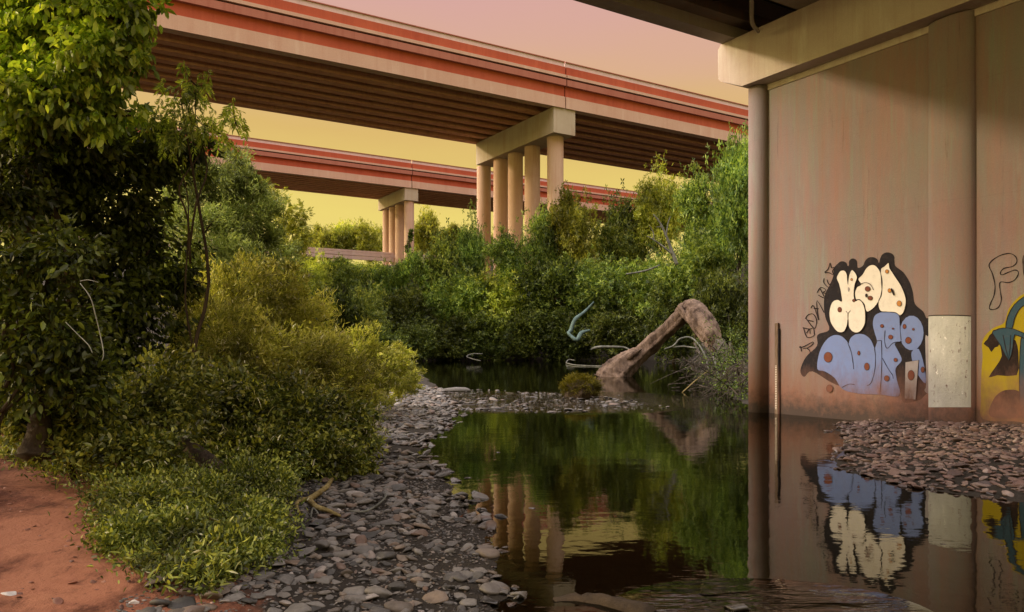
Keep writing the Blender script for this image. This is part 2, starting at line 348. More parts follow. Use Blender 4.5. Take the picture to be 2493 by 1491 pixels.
def ground_mat():
    m, t, p = new_mat('creek_soil')
    soil = mix(t, ramp(t, noise(t, 1.4, 9, .7, (1, .45, 1)), [(.45, 0.0), (.58, 1.0)]), (.11, .04, .023), (.38, .165, .092))  # soil mottling, with the path's dappled shade painted into its dark patches
    soil = mix(t, ramp(t, noise(t, 5, 8, .75, (1, .5, 1)), [(.44, 0.0), (.62, .8)]), soil, (.36, .15, .085))
    soil = mix(t, ramp(t, noise(t, 9, 8, .8, (1, .4, 1)), [(.56, 0.0), (.66, .85)]), soil, (.06, .025, .016))
    mud = mix(t, noise(t, 6, 8), (.016, .014, .010), (.045, .038, .03))
    sp = N(t, 'ShaderNodeSeparateXYZ'); t.links.new(N(t, 'ShaderNodeNewGeometry').outputs['Position'], sp.inputs[0])
    # bare red earth only on the trodden near left bank: x < -0.9, y < 9
    f = math_(t, 'SUBTRACT', math_(t, 'MULTIPLY', sp.outputs[0], -1), 1.3)
    f = math_(t, 'ADD', f, math_(t, 'MULTIPLY', math_(t, 'SUBTRACT', noise(t, 2.5, 6), .5), 1.2))
    f = math_(t, 'SUBTRACT', f, math_(t, 'MULTIPLY', math_(t, 'SUBTRACT', sp.outputs[1], 4.2), .38))
    near = math_(t, 'SUBTRACT', 10.5, sp.outputs[1])
    f = ramp(t, math_(t, 'MINIMUM', f, near), [(0.0, 0.0), (.35, 1.0)])
    c = mix(t, f, mud, soil)
    t.links.new(c, p.inputs['Base Color']); p.inputs['Roughness'].default_value = .9
    h = math_(t, 'ADD', noise(t, 6, 9, .75, (1, .5, 1)), math_(t, 'MULTIPLY', noise(t, 40, 6), .25))
    bump(t, p, h, .8, .08); return m
M['ground'] = ground_mat()
g_ = put('ground', mesh_data('ground', np.stack([XX.ravel(), YY.ravel(), ZZ.ravel()], 1), Fq, M['ground'], smooth=True))
tag(g_, 'red earth bank and dark creek bed', None, None, 'structure')

def water_mat():
    m = bpy.data.materials.new('creek_water'); m.use_nodes = True; t = m.node_tree; t.nodes.clear()
    out = N(t, 'ShaderNodeOutputMaterial')
    sp = N(t, 'ShaderNodeSeparateXYZ'); t.links.new(N(t, 'ShaderNodeNewGeometry').outputs['Position'], sp.inputs[0])
    def blob(cx, cy, rx, ry):
        a = math_(t, 'DIVIDE', math_(t, 'SUBTRACT', sp.outputs[0], cx), rx); b = math_(t, 'DIVIDE', math_(t, 'SUBTRACT', sp.outputs[1], cy), ry)
        q = math_(t, 'ADD', math_(t, 'MULTIPLY', a, a), math_(t, 'MULTIPLY', b, b))
        return ramp(t, q, [(.3, 1.0), (1.0, 0.0)])
    # broken, running water over the riffle and by the near outlet
    rough = math_(t, 'MAXIMUM', blob(1.0, 25.2, 5.6, 5.6), blob(1.75, 5.1, 1.1, .75))
    n1 = noise(t, 1.6, 3, .5, (1, 1.0, 1)); n2 = noise(t, 7, 3, .5, (.5, 1.6, 1)); n3 = noise(t, 2.6, 3, .55, (.35, 1.5, 1))
    h = math_(t, 'ADD', math_(t, 'MULTIPLY', n1, .0035), math_(t, 'ADD', math_(t, 'MULTIPLY', n2, .0006), math_(t, 'MULTIPLY', math_(t, 'MULTIPLY', n2, rough), .022)))
    h = math_(t, 'ADD', h, math_(t, 'MULTIPLY', math_(t, 'MULTIPLY', n3, rough), .06))
    b = N(t, 'ShaderNodeBump'); b.inputs['Strength'].default_value = 1; b.inputs['Distance'].default_value = 1; t.links.new(h, b.inputs['Height'])
    gl = N(t, 'ShaderNodeBsdfGlossy'); gl.inputs['Roughness'].default_value = .015; gl.inputs['Color'].default_value = (.80, .80, .76, 1)
    tr = N(t, 'ShaderNodeBsdfTransparent'); tr.inputs[0].default_value = (.36, .34, .22, 1)
    fr = N(t, 'ShaderNodeFresnel'); fr.inputs['IOR'].default_value = 1.45
    for n in (gl, fr): t.links.new(b.outputs[0], n.inputs['Normal'])
    ms = N(t, 'ShaderNodeMixShader')
    t.links.new(fr.outputs[0], ms.inputs[0]); t.links.new(tr.outputs[0], ms.inputs[1]); t.links.new(gl.outputs[0], ms.inputs[2])
    t.links.new(ms.outputs[0], out.inputs[0]); return m
M['water'] = water_mat()
w_ = put('water', mesh_data('water', [(-60,-25,0),(60,-25,0),(80,110,0),(-60,110,0)], [(0,1,2,3)], M['water']))
tag(w_, 'dark still creek water', None, None, 'structure')

# ---------------------------------------------------------------- far bridges
def solve_t(o, u):
    k = (u-W0/2)/F; return (k*o[1]-o[0])/(C[0]-k*C[1])
def bridge(u0, Y0, vtop, vbot, capw, capl, ucols, cr, k, L0, L1, ng, name, label):
    o = P(u0, vtop, Y0); hb = o[2]-P(u0, vbot, Y0)[2]
    r = empty(name, (o[0], o[1], float(land(o[0], o[1]))), label, 'bridge'); org = r.location
    # pier
    MB().obox(o-UP*hb, D*capw, C*capl, UP*hb).build('pier_cap', M['b_cap'], r, org)
    oc = o+D*capw*.5
    for u in ucols:
        t = solve_t(oc, u); c = oc+C*t; zb = float(land(c[0], c[1]))-1
        MB().tube([(c[0], c[1], zb), (c[0], c[1], o[2]-hb-.003)], cr, 28).build('column', M['b_col'], r, org, smooth=False)
    # span cross-section: (offset outwards from the cap end, thickness inwards, z0, z1, material)
    j = o+D*capw*.5
    prof = [('girder', .25, .9, 0.0, 1.60, 'b_cream'), ('fascia', .05, 1.0, 1.603, 3.05, 'b_red'),
            ('fascia', .55, 1.6, 3.053, 3.92, 'b_pink'), ('drip_groove', .25, 1.2, 3.923, 4.15, 'b_gap'),  # recess under the ledge, its shade put into a near-black colour
            ('ledge', .62, 1.6, 4.153, 4.55, 'b_cream'), ('parapet', .30, .6, 4.553, 5.75, 'b_red'),
            ('rail', .06, .25, 5.753, 6.45, 'b_lav'), ('top_rail', .2, .5, 6.453, 6.57, 'b_pink')]
    for sgn, near in ((-1, True), (1, False)):
        for s0, s1 in ((L0, -.09), (.09, L1)):
            for nm, off, th, z0, z1, mt in prof:
                if not near and nm in ('drip_groove', 'top_rail'): continue
                base = j+D*s0+UP*z0*k + (-C*off*k if near else C*(capl+off*k-th*k))
                b = MB().obox(base, D*(s1-s0), C*th*k, UP*(z1-z0)*k)
                if nm == 'girder':   # bottom flange lip
                    b.obox(base-UP*.003+(C*(th*k+.003)), D*(s1-s0), C*.35*k, UP*.35*k)
                b.build(nm, M[mt if near or nm != 'girder' else 'b_girder'], r, org)
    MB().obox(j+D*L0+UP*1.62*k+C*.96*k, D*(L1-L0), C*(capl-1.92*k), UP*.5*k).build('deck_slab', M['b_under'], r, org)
    sp = (capl-1.3*k)/ng
    for i in range(1, ng):
        c = j+C*(.4*k+sp*i)
        for s0, s1 in ((L0, -.09), (.09, L1)):
            b = MB(); b.obox(c+D*s0+UP*.003, D*(s1-s0), C*sp*.42, UP*.3*k)
            b.obox(c+D*s0+UP*.306*k+C*sp*.13, D*(s1-s0), C*sp*.16, UP*1.3*k)
            b.build('girder', M['b_girder'], r, org)
    # expansion joint plates seen as the dark kinked line
    MB().obox(j-D*.087+UP*.005+C*.1, D*.174, C*(capl-.2), UP*5.6*k).build('expansion_joint', M['b_gap'], r, org)
    return r
bridge(1348, 105, 260, 322, 3.7, 22.4, (1178, 1219, 1255, 1296, 1352), 1.17, 1.0, -150, 420, 7, 'highway_overpass',
       'large salmon and cream highway overpass crossing the upper picture on five tall round columns')
bridge(985.7, 154, 456.5, 487, 2.95, 14.6, (943, 958.5, 974, 996), 1.02, .87, -230, 420, 8, 'highway_overpass',
       'smaller lower overpass behind the big one, standing on four slim columns above the bushes')
# low concrete road parapet far behind
o = P(700, 598, 150); r = empty('road_parapet', o-UP*3.2, 'pale low concrete road parapet glimpsed through bushes below the far overpass', 'barrier')
for z0, z1, of in ((-1.9, -1.2, 0), (-1.1, -.45, .1), (-.40, 0, 0)):
    MB().obox(o-D*80+UP*z0-C*of, D*150, C*.6, UP*(z1-z0)).build('rail', M['b_lav'], r, r.location)
for i in range(12):
    MB().obox(o-D*(78-12.5*i)-UP*4.2+C*.15, D*.8, C*.3, UP*4.1).build('post', M['b_lav'], r, r.location)

# ---------------------------------------------------------------- graffiti pier on the right
PC = G(1850, 1003); PC[2] = 0                     # centre of the end column
RAD = .30
ZB, ZT = 8.80, 10.2                               # cap bottom and top
pier = empty('bridge_pier', PC, 'big mauve concrete pier wall with cream and blue graffiti on the right', 'bridge pier')
porg = PC.copy()
WO = PC-D*.02                                     # point on the wall face
MB().tube([PC-UP*.9, PC+UP*(ZB-.004)], RAD, 40).build('column', M['pier'], pier, porg)
shade_smooth_angle(pier.children[0])
TP0, TP1 = -4.66, -5.62                           # the half-round pilaster
# wall panels: subdivided a little so dirt and bump stay crisp
MB().obox(WO-UP*.9-C*.24, D*.30, -C*(-TP0-.22), UP*(ZB+.9-.004)).build('wall_panel', M['pier'], pier, porg)
MB().obox(WO-UP*.9+C*TP1, D*.30, -C*9.0, UP*(ZB+.9-.004)).build('wall_panel', M['pier'], pier, porg)
cp = WO+C*(TP0+TP1)/2; wv = (TP0-TP1)/2; n = 26
ring = [cp+C*wv*math.cos(a)*1.0-D*(.02+.20*math.sin(a)) for a in np.linspace(0, math.pi, n)]
ring = [WO+C*TP0+D*.2]+ring+[WO+C*TP1+D*.2]
b = MB(); b.extrude([p-UP*.9 for p in ring], UP*(ZB+.9-.005)); b.build('pilaster', M['pier'], pier, porg)
# cap beam with a tapered tip
fo = PC-D*.52
tip, knee, end = solve_t(fo, 1748), solve_t(fo, 1806), -15.0
def capz(v, t): q = fo+C*t; return EYE-(v-HZ)/F*q[1]
zk = capz(210, knee); zt0 = capz(200, tip); ZTOP = capz(112, tip)
poly = [(end, zk), (knee, zk), (tip-.1, zt0-.02), (tip, zt0+.1), (tip, ZTOP-.12), (tip-.12, ZTOP), (end, ZTOP)]
b = MB(); b.extrude([fo+C*t+UP*z for t, z in poly], D*1.15); b.build('pier_cap', M['cap'], pier, porg)
# drip stains / form lip under the cap
MB().obox(WO-D*.03+UP*(zk-.16)-C*.3, D*.05, -C*13, UP*.156).build('cap_lip', M['cap'], pier, porg)

# overhead deck resting on that cap
tA = solve_t(fo, 1757); tB = solve_t(fo, 1790); DW = 10.5
top = empty('near_overpass', fo+UP*ZTOP, 'dark underside of the near bridge deck across the top right corner', 'bridge'); torg = top.location
base = fo+UP*(ZTOP+.004)
LL0, LL1 = -60, 60
MB().obox(base+D*LL0+C*tB, D*(LL1-LL0), C*(tA-tB), UP*1.3).build('edge_girder', M['girder_pale'], top, torg)
MB().obox(base+D*LL0+C*(tA+.003)+UP*.9, D*(LL1-LL0), C*.35, UP*.75).build('parapet', M['girder_pale'], top, torg)
gt = [-2.0, -4.6, -7.2, -9.8]
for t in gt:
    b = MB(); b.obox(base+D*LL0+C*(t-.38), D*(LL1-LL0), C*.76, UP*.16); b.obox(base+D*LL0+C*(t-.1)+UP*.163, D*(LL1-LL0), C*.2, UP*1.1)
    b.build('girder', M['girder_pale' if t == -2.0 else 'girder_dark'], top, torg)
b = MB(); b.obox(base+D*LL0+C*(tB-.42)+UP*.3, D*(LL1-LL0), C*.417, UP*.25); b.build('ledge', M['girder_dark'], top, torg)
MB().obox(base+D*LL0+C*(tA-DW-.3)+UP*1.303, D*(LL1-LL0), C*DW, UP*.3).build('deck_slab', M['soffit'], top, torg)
# drain pipe under the deck
q = [P(u, v, y) for u, v, y in ((1829, -40, 17.0), (1830, 10, 18.1), (1830, 45, 18.7), (1834, 62, 19.0), (1846, 77, 19.4))]
pp = MB().tube(spline(q, 5), .05, 12).build('drain_pipe', M['girder_pale'], top, torg); shade_smooth_angle(pp)

# ---- graffiti, painted on the wall face (traced in wall coordinates)
def wall_hit(u, v, off=0.0):
    o = WO-D*off; k = (u-W0/2)/F
    t = solve_t(o, u); q = o+C*t; return q+UP*(EYE-(v-HZ)/F*q[1])
def zc(x, y): return 1900+x/3.71, 600+y/3.71
def shape(b, pts, layer, m, k=5, sp=True):
    pts = [np.array(p, float) for p in pts]
    if sp: pts = spline(pts, k, True)
    V = [wall_hit(*zc(*p), off=.003*layer) for p in pts]
    tri = tessellate_polygon([[Vector((p[0], p[1], 0)) for p in pts]])
    b.add(V, [tuple(t) for t in tri], m)
def oval(b, x, y, rx, ry, layer, m, rot=0):
    th = np.linspace(0, 2*math.pi, 18, endpoint=False); c, s = math.cos(rot), math.sin(rot)
    shape(b, [(x+rx*math.cos(a)*c-ry*math.sin(a)*s, y+rx*math.cos(a)*s+ry*math.sin(a)*c) for a in th], layer, m, 1, False)
def stroke(b, pts, w, layer, m, closed=False, k=5, sp=True):
    if sp: pts = spline(pts, k, closed)
    pts = [np.array(p, float) for p in pts]
    if closed: pts = pts+[pts[0]]
    L, Rr = [], []
    for i, p in enumerate(pts):
        if closed and i in (0, len(pts)-1): d = pts[1]-pts[-2]
        else: d = pts[min(i+1, len(pts)-1)]-pts[max(i-1, 0)]
        d = d/(np.linalg.norm(d)+1e-9); nn = np.array([-d[1], d[0]])*w/2*(1+.25*math.sin(i*.9)); L.append(p+nn); Rr.append(p-nn)
    V = [wall_hit(*zc(*p), off=.003*layer) for p in L+Rr]; n = len(pts)
    b.add(V, [(i, i+1, n+i+1, n+i) for i in range(n-1)], m)
GM = [M[k] for k in ('g_black', 'g_white', 'g_blue', 'g_line', 'g_rust', 'g_gold', 'g_grey', 'g_yellow', 'g_brown', 'g_teal')]
BLK, WHT, BLU, LIN, RST, GLD, GRY, YEL, BRN, TEA = range(10)
b = MB()
shape(b, [(405,640),(392,520),(405,430),(450,340),(480,260),(485,195),(530,150),(585,150),(612,180),(632,130),(668,118),(692,140),(700,195),(745,175),(770,125),(820,104),(870,118),(890,150),(905,100),(945,68),(985,58),(1018,78),(1030,130),(1040,180),(1110,235),(1165,320),(1195,410),(1215,520),(1290,590),(1320,650),(1368,655),(1369,900),(1369,1250),(1300,1350),(1250,1390),(1110,1410),(1060,1300),(800,1320),(500,1250),(290,1130),(215,1180),(180,1120),(230,1000),(330,900),(335,800),(440,755)], 1, BLK, 4)
for c in ((560,175,45,40),(655,150,38,40),(825,145,60,48),(968,105,62,50)): oval(b, *c, 2, BLK)
b.build('black_paint_shadow', GM, pier, porg)
b = MB()
B1 = [(335,1110),(342,1000),(375,905),(430,832),(490,803),(550,812),(600,858),(613,885),(635,828),(690,793),(760,800),(815,845),(848,915),(862,895),(872,852),(848,770),(835,700),(850,632),(900,600),(980,592),(1050,605),(1078,660),(1088,760),(1090,850),(1032,880),(1065,950),(1095,1030),(1040,1105),(1050,1200),(1075,1350),(900,1340),(700,1330),(560,1290),(490,1190),(400,1130)]
shape(b, B1, 3, BLU, 4); oval(b, 1185, 783, 108, 157, 4, BLU)
shape(b, [(1185,955),(1250,930),(1300,1090),(1312,1240),(1235,1150),(1195,1050)], 3, BLU, 3)
shape(b, [(1308,835),(1330,815),(1366,812),(1367,1290),(1335,1330),(1300,1300),(1318,1230)], 3, GRY, 3)
shape(b, [(1130,1045),(1250,1028),(1222,1385),(1122,1375)], 4, GRY, 1, False)
for s in ([(613,885),(640,960),(655,1050),(662,1110)], [(848,915),(858,1000),(852,1110),(820,1230),(780,1260)], [(912,850),(915,1000),(912,1150),(905,1250),(900,1320)],
          [(945,760),(940,850),(962,922),(1020,872),(1100,862)], [(1078,650),(1082,760),(1090,850)], [(920,1010),(975,1110),(1010,1160),(1018,1195)],
          [(872,855),(912,850)], [(555,1275),(620,1245),(670,1250)]): stroke(b, s, 5, 5, LIN)
stroke(b, [(1130,1045),(1250,1028),(1222,1385)], 5, 5, LIN, sp=False)
for c in ((430,1002,36,45),(780,1087,22,32),(707,965,10,18),(960,1193,22,24),(1040,1027,15,16),(1180,1165,29,44),(917,720,14,14),(995,820,19,18),(1120,725,14,20),(1155,850,26,28),(1200,750,9,9),(1285,1115,15,25),(443,1285,28,33),(1017,745,9,5)):
    oval(b, c[0], c[1], c[2]+3, c[3]+3, 6, LIN); oval(b, *c, 7, RST)
b.build('blue_lettering', GM, pier, porg)
b = MB()
W1 = [(506,285),(535,228),(565,216),(592,232),(603,270),(610,330),(618,262),(650,213),(692,275),(672,350),(664,420),(672,492),(705,483),(742,510),(766,590),(764,690),(738,750),(695,781),(650,770),(618,730),(609,660),(600,720),(575,768),(535,779),(490,750),(450,680),(440,610),(450,540),(480,492),(520,483),(553,495),(545,430),(530,350)]
W2 = [(702,295),(740,255),(772,200),(820,167),(862,178),(898,225),(918,310),(915,400),(895,480),(850,550),(790,592),(768,570),(755,520),(715,482),(680,478),(672,420),(690,370),(725,345)]
W3 = [(905,210),(940,180),(976,148),(987,195),(1020,250),(1080,340),(1125,440),(1133,520),(1112,595),(1080,625),(1040,600),(960,592),(910,588),(884,545),(888,490),(915,430),(912,310)]
for w, l in ((W2, 5), (W3, 5), (W1, 7)): shape(b, w, l, WHT, 4); stroke(b, w, 6, l+1, LIN, True)
stroke(b, [(718,345),(765,328),(810,345),(842,395)], 5, 9, LIN); stroke(b, [(610,600),(609,650),(612,700)], 6, 9, LIN); stroke(b, [(603,270),(610,345)], 6, 9, LIN)
stroke(b, [(592,585),(610,605),(632,580)], 4, 9, LIN)
for x, y, rx, ry, m in ((535,573,17,22,RST),(643,300,8,10,GLD),(663,490,12,12,RST),(787,385,22,22,RST),(810,468,20,18,RST),(962,228,14,16,GLD),(985,400,14,18,GLD),(1072,517,20,24,GLD)):
    oval(b, x, y, rx+3, ry+3, 9, LIN); oval(b, x, y, rx, ry, 10, m)
oval(b, 775, 445, 10, 18, 11, LIN); oval(b, 1014, 412, 9, 36, 11, LIN, -.35); oval(b, 615, 390, 6, 22, 10, GRY)
b.build('cream_lettering', GM, pier, porg)
b = MB()   # small marker tag climbing the left of the piece: R E D N B C and a star
for s in ([(190,950),(182,905),(172,915),(215,905),(290,865),(292,885),(250,915),(205,925)], [(235,918),(262,940),(268,962)],
          [(200,735),(258,748),(290,740)], [(208,735),(240,822),(300,810),(305,780),(300,740)], [(235,785),(262,748),(268,790)],
          [(225,655),(250,620),(295,612),(325,660),(322,712),(300,740),(230,650)], [(240,668),(300,680)],
          [(275,560),(300,538),(345,668),(335,600),(330,490),(395,600)], [(345,565),(300,560)],
          [(330,420),(365,372),(410,395),(385,420),(430,430),(405,470),(340,440)], [(360,385),(395,455)],
          [(395,290),(392,330),(440,375),(485,350),(480,320),(440,345),(420,300)],
          [(398,235),(432,205),(448,150),(462,195),(490,190),(470,225),(482,260),(440,240),(400,240)]):
    stroke(b, s, 8, 3, LIN, k=3)
b.build('marker_tag', GM, pier, porg)
b = MB()
stroke(b, [(1885,165),(1960,95),(2060,65),(2120,90),(2135,140),(2100,180),(2020,200),(1988,235),(2000,258),(2060,235),(2120,215),(2150,240),(2120,300),(2060,328),(1985,325),(1984,400),(1995,480),(1970,550),(1920,572),(1887,560),(1900,510),(1930,440),(1937,350),(1915,250)], 9, 2, LIN, True)
stroke(b, [(2235,60),(2196,90),(2192,160),(2200,250),(2240,330),(2320,320),(2340,200),(2330,80)], 9, 2, LIN)
b.build('outlined_letters', GM, pier, porg)
b = MB()
shape(b, [(2400,380),(2200,430),(2120,490),(2060,570),(2020,690),(1930,735),(1855,800),(1820,880),(1825,1000),(1815,1150),(1812,1400),(1830,1560),(2100,1580),(2500,1560),(2560,900),(2520,500)], 1, YEL, 4)
shape(b, [(1835,880),(1870,840),(1910,785),(1975,890),(1935,915),(1905,955),(1880,915)], 2, BRN, 2)
shape(b, [(1985,890),(2060,1010),(2105,840),(2140,900),(2150,1020),(2135,1165),(1960,1165),(1880,1185),(1950,1080),(2000,990)], 2, BRN, 2)
shape(b, [(1900,1540),(1915,1400),(1990,1315),(2080,1295),(2160,1315),(2200,1400),(2200,1540)], 2, BRN, 4)
TR = [(2035,740),(2055,630),(2110,530),(2200,455),(2300,420),(2300,500),(2205,530),(2150,580),(2112,660),(2092,742)]
T2 = [(1912,783),(1950,755),(2010,738),(2100,745),(2200,785),(2300,800),(2300,850),(2200,832),(2115,800),(2100,900),(2062,1032),(1990,900)]
T3 = [(2172,840),(2215,790),(2290,800),(2290,1540),(2180,1540),(2160,1350),(2158,1100)]
for sh, l in ((TR, 3), (T3, 4), (T2, 5)): shape(b, sh, l, TEA, 2); stroke(b, sh, 7, l+1, LIN, True, 2)
stroke(b, [(2010,800),(2060,1020),(2080,800)], 6, 7, LIN, k=2)
b.build('yellow_mural', GM, pier, porg)
# whitewashed patch following the pilaster
b = MB(); V = []; n2 = 14
aa = np.linspace(math.radians(8), math.radians(158), n2)
for a in aa:
    q = cp+C*wv*math.cos(a)-D*(.026+.20*math.sin(a))
    V += [q+UP*(capz(0, 0)*0+EYE+(842-(772-3*math.sin(a)))/F*q[1]), q+UP*(EYE+(842-992)/F*q[1])]
b.add(V, [(2*i, 2*i+2, 2*i+3, 2*i+1) for i in range(n2-1)]); b.build('whitewash_patch', M['patch'], pier, porg)
b = MB(); MB_ = [V[2*n2-2], V[2*n2-1]]
b.obox(V[1]-D*.012-C*.02, -D*.004+C*0, C*.018, V[0]-V[1], 0) if False else None
for i in range(n2-1): b.obox(V[2*i]-D*.003+UP*.0, V[2*i+2]-V[2*i], -D*.004, UP*.018)
b.build('patch_outline', M['g_line'], pier, porg)
# staff gauge board on the wall by the end column
q = wall_hit(1889, 1003, .0); q[2] = 0
ga = empty('staff_gauge', q, 'thin rusty water level gauge board standing by the round end column', 'gauge')
tg0, tg1 = solve_t(WO, 1881), solve_t(WO, 1897); hg = EYE-(787-HZ)/F*q[1]
MB().obox(WO+C*tg1-D*.06-UP*.5, D*.055, C*(tg0-tg1)*.45, UP*(hg+.5)).build('board', M['log'], ga, q)
m_, t_, p_ = new_mat('gauge_scale')
tk = math_(t_, 'GREATER_THAN', math_(t_, 'FRACT', math_(t_, 'MULTIPLY', zpos(t_), 22)), .5)
t_.links.new(mix(t_, tk, (.16, .09, .06), (.62, .57, .5)), p_.inputs['Base Color'])
MB().obox(WO+C*(tg1+.03)-D*.063+UP*.12, D*.002, C*.05, UP*1.15).build('gauge_scale', m_, ga, q)
MB().obox(WO+C*(tg1-.035)-D*.045-UP*.5, D*.04, C*.03, UP*(hg+.35)).build('bracket', M['g_black'], ga, q)  # black strip added as the shadow on the right of the board

# ---------------------------------------------------------------- foliage
def tmpl(kind):
    if kind == 'oval':
        V = np.array([(0,0,0),(.22,.3,.05),(.19,.68,.03),(0,1,-.08),(-.19,.68,.03),(-.22,.3,.05)]); Fc = np.array([(0,1,2,3),(3,4,5,0)])
    elif kind == 'lance':
        V = np.array([(0,0,0),(.10,.3,.03),(.08,.7,0),(0,1,-.15),(-.08,.7,0),(-.10,.3,.03)]); Fc = np.array([(0,1,2,3),(3,4,5,0)])
    elif kind == 'maple':
        V = np.array([(0,0,0),(.18,.18,.03),(.42,.35,0),(.25,.5,.04),(.30,.78,0),(0,1,-.1),(-.30,.78,0),(-.25,.5,.04),(-.42,.35,0),(-.18,.18,.03)])
        return V, np.array([(0,1,3,5),(1,2,3,3),(3,4,5,5),(5,7,9,0),(9,7,8,8),(7,5,6,6)])
    elif kind == 'clump':       # four small leaves spread from one point, for distant crowns
        V = []; Fc = []
        for i, (a, e) in enumerate(((0, .2), (1.7, .35), (3.1, .1), (4.6, .3))):
            c, s = math.cos(a), math.sin(a)
            for x, y, z in ((0,0,0),(.22,.5,.1),(0,1,e),(-.22,.5,.1)): V.append((x*c-y*s, x*s+y*c, z))
            Fc.append((4*i, 4*i+1, 4*i+2, 4*i+3))
        V = np.array(V); Fc = np.array(Fc)
    elif kind == 'sprig':       # hanging twig with paired leaflets
        V = []; Fc = []
        for i in range(7):
            yb = .15+.13*(i//2); sg = 1 if i % 2 else -1
            a = sg*(-.9) if i < 6 else 0
            c, s = math.cos(a), math.sin(a); L = .42 if i < 6 else .5
            for x, y, z in ((0,0,0),(.12,.3,.02),(.1,.65,0),(0,1,-.12),(-.1,.65,0),(-.12,.3,.02)):
                V.append((L*(x*c-y*s), yb+L*(x*s+y*c), L*z-.25*yb*yb))
            Fc += [(6*i, 6*i+1, 6*i+2, 6*i+3), (6*i+3, 6*i+4, 6*i+5, 6*i)]
        V = np.array(V); Fc = np.array(Fc)
    return V, Fc
TM = {k: tmpl(k) for k in ('oval', 'lance', 'maple', 'clump', 'sprig')}
def fix_quads(Fc): return Fc
def scatter(kind, pos, tipd, size, rng):
    """one template leaf per position; y axis to tipd, random roll"""
    V, Fc = TM[kind]; n = len(pos)
    if kind == 'maple': Fc = np.array([(0,1,3,5),(5,7,9,0)]); V = V  # body; lobes added below
    y = tipd/(np.linalg.norm(tipd, axis=1, keepdims=True)+1e-9)
    r = rng.normal(size=(n, 3)); r[:, 2] += 1.1; x = np.cross(y, r); x /= (np.linalg.norm(x, axis=1, keepdims=True)+1e-9); z = np.cross(x, y)
    s = size[:, None, None]
    W = (V[None, :, 0:1]*x[:, None]+V[None, :, 1:2]*y[:, None]+V[None, :, 2:3]*z[:, None])*s+pos[:, None]
    Fo = (Fc[None]+(np.arange(n)*len(V))[:, None, None]).reshape(-1, 4)
    return W.reshape(-1, 3), Fo
def crown(blobs, n, leaf, kind, rng, per=28, spread=.11, shell=.5, droop=.4, outw=.6, up=0.0, lump=.3):
    """blobs: (centre xyz, radii xyz)"""
    w = np.array([(b[1][0]*b[1][1]*b[1][2])**(2/3) for b in blobs]); w /= w.sum()
    Vs, Fs, off = [], [], 0
    for (c, rr), ww in zip(blobs, w):
        c = np.asarray(c, float); rr = np.asarray(rr, float); m = max(1, int(n*ww/per))
        d = rng.normal(size=(m, 3)); d /= np.linalg.norm(d, axis=1, keepdims=True)
        ph = rng.uniform(0, 6.28, 6)
        lum = 1+lump*(np.sin(3*d[:, 0]*2+ph[0])+np.sin(5*d[:, 1]+ph[1])+np.sin(4*d[:, 2]*2+ph[2])+np.sin(9*d[:, 0]+7*d[:, 2]+ph[3]))*.6
        rad = (shell+(1-shell)*rng.uniform(0, 1, m)**.6)*lum
        cc = d*rad[:, None]
        pts = np.repeat(cc, per, 0)+rng.normal(size=(m*per, 3))*spread*np.repeat(rng.uniform(.5, 1.3, m), per)[:, None]
        out = pts/(np.linalg.norm(pts, axis=1, keepdims=True)+1e-9)
        tip = out*outw+rng.normal(size=pts.shape)*.55; tip[:, 2] -= droop; tip[:, 2] += up
        sz = leaf*rng.uniform(.55, 1.25, len(pts))
        v, f = scatter(kind, pts*rr+c, tip, sz, rng)
        Vs.append(v); Fs.append(f+off); off += len(v)
    return np.concatenate(Vs), np.concatenate(Fs)
def blob(u, v, ru, rv, Y, dk=.8): 
    c = P(u, v, Y); a = ru*Y/F; return (c, (a, a*dk if a*dk > .3 else .3, rv*Y/F))
def limbs(mb, base, tops, r0, bend=.15, n=7):
    for i, tp in enumerate(tops):
        a = np.asarray(base, float); tp = np.asarray(tp, float); L = np.linalg.norm(tp-a)
        st = a if i == 0 else a+(np.asarray(tops[0])-a)*random.uniform(.25, .6)
        mid = [st+(tp-st)*t+np.array([random.uniform(-1, 1), random.uniform(-1, 1), random.uniform(0, 1)])*L*bend*.3*math.sin(t*3.14) for t in (0, .25, .5, .75, 1)]
        rr = r0 if i == 0 else r0*.45
        mb.tube(spline(mid, 3), list(np.linspace(rr, rr*.25, 13)), n, jit=.08)
def plant(name, label, cat, base, blobs, n, leaf, kind, mat, seed, r0=.06, group=None, barkm='bark', nb=4, **kw):
    rng = np.random.default_rng(seed); r = empty(name, base, label, cat, group)
    V, Fc = crown(blobs, n, leaf, kind, rng, **kw)
    put('crown' if 'tree' in name else 'foliage', mesh_data('crown', V-np.asarray(base), Fc, M[mat]), r)
    b = MB(); tops = [bb[0] for bb in blobs]; limbs(b, base, tops[:nb+1], r0)
    for bb in blobs:
        for _ in range(nb):
            d = rng.normal(size=3); d /= np.linalg.norm(d); e = bb[0]+d*np.array(bb[1])*.9
            b.tube([bb[0]-np.array([0, 0, bb[1][2]*.3]), (bb[0]+e)/2+rng.normal(size=3)*.03, e], [r0*.22, r0*.14, r0*.05], 5)
    t = b.build('trunk' if 'tree' in name else 'stems', M[barkm], r, base); shade_smooth_angle(t)
    return r
def gl(u, v, z0=.5):
    """ground point under a pixel, on the real terrain"""
    z = z0
    for _ in range(8): p = G(u, max(v, HZ+20), z); z = float(land(p[0], p[1]))*.5+z*.5
    p[2] = z; return p
def onland(x, y): return np.array([x, y, float(land(x, y))])

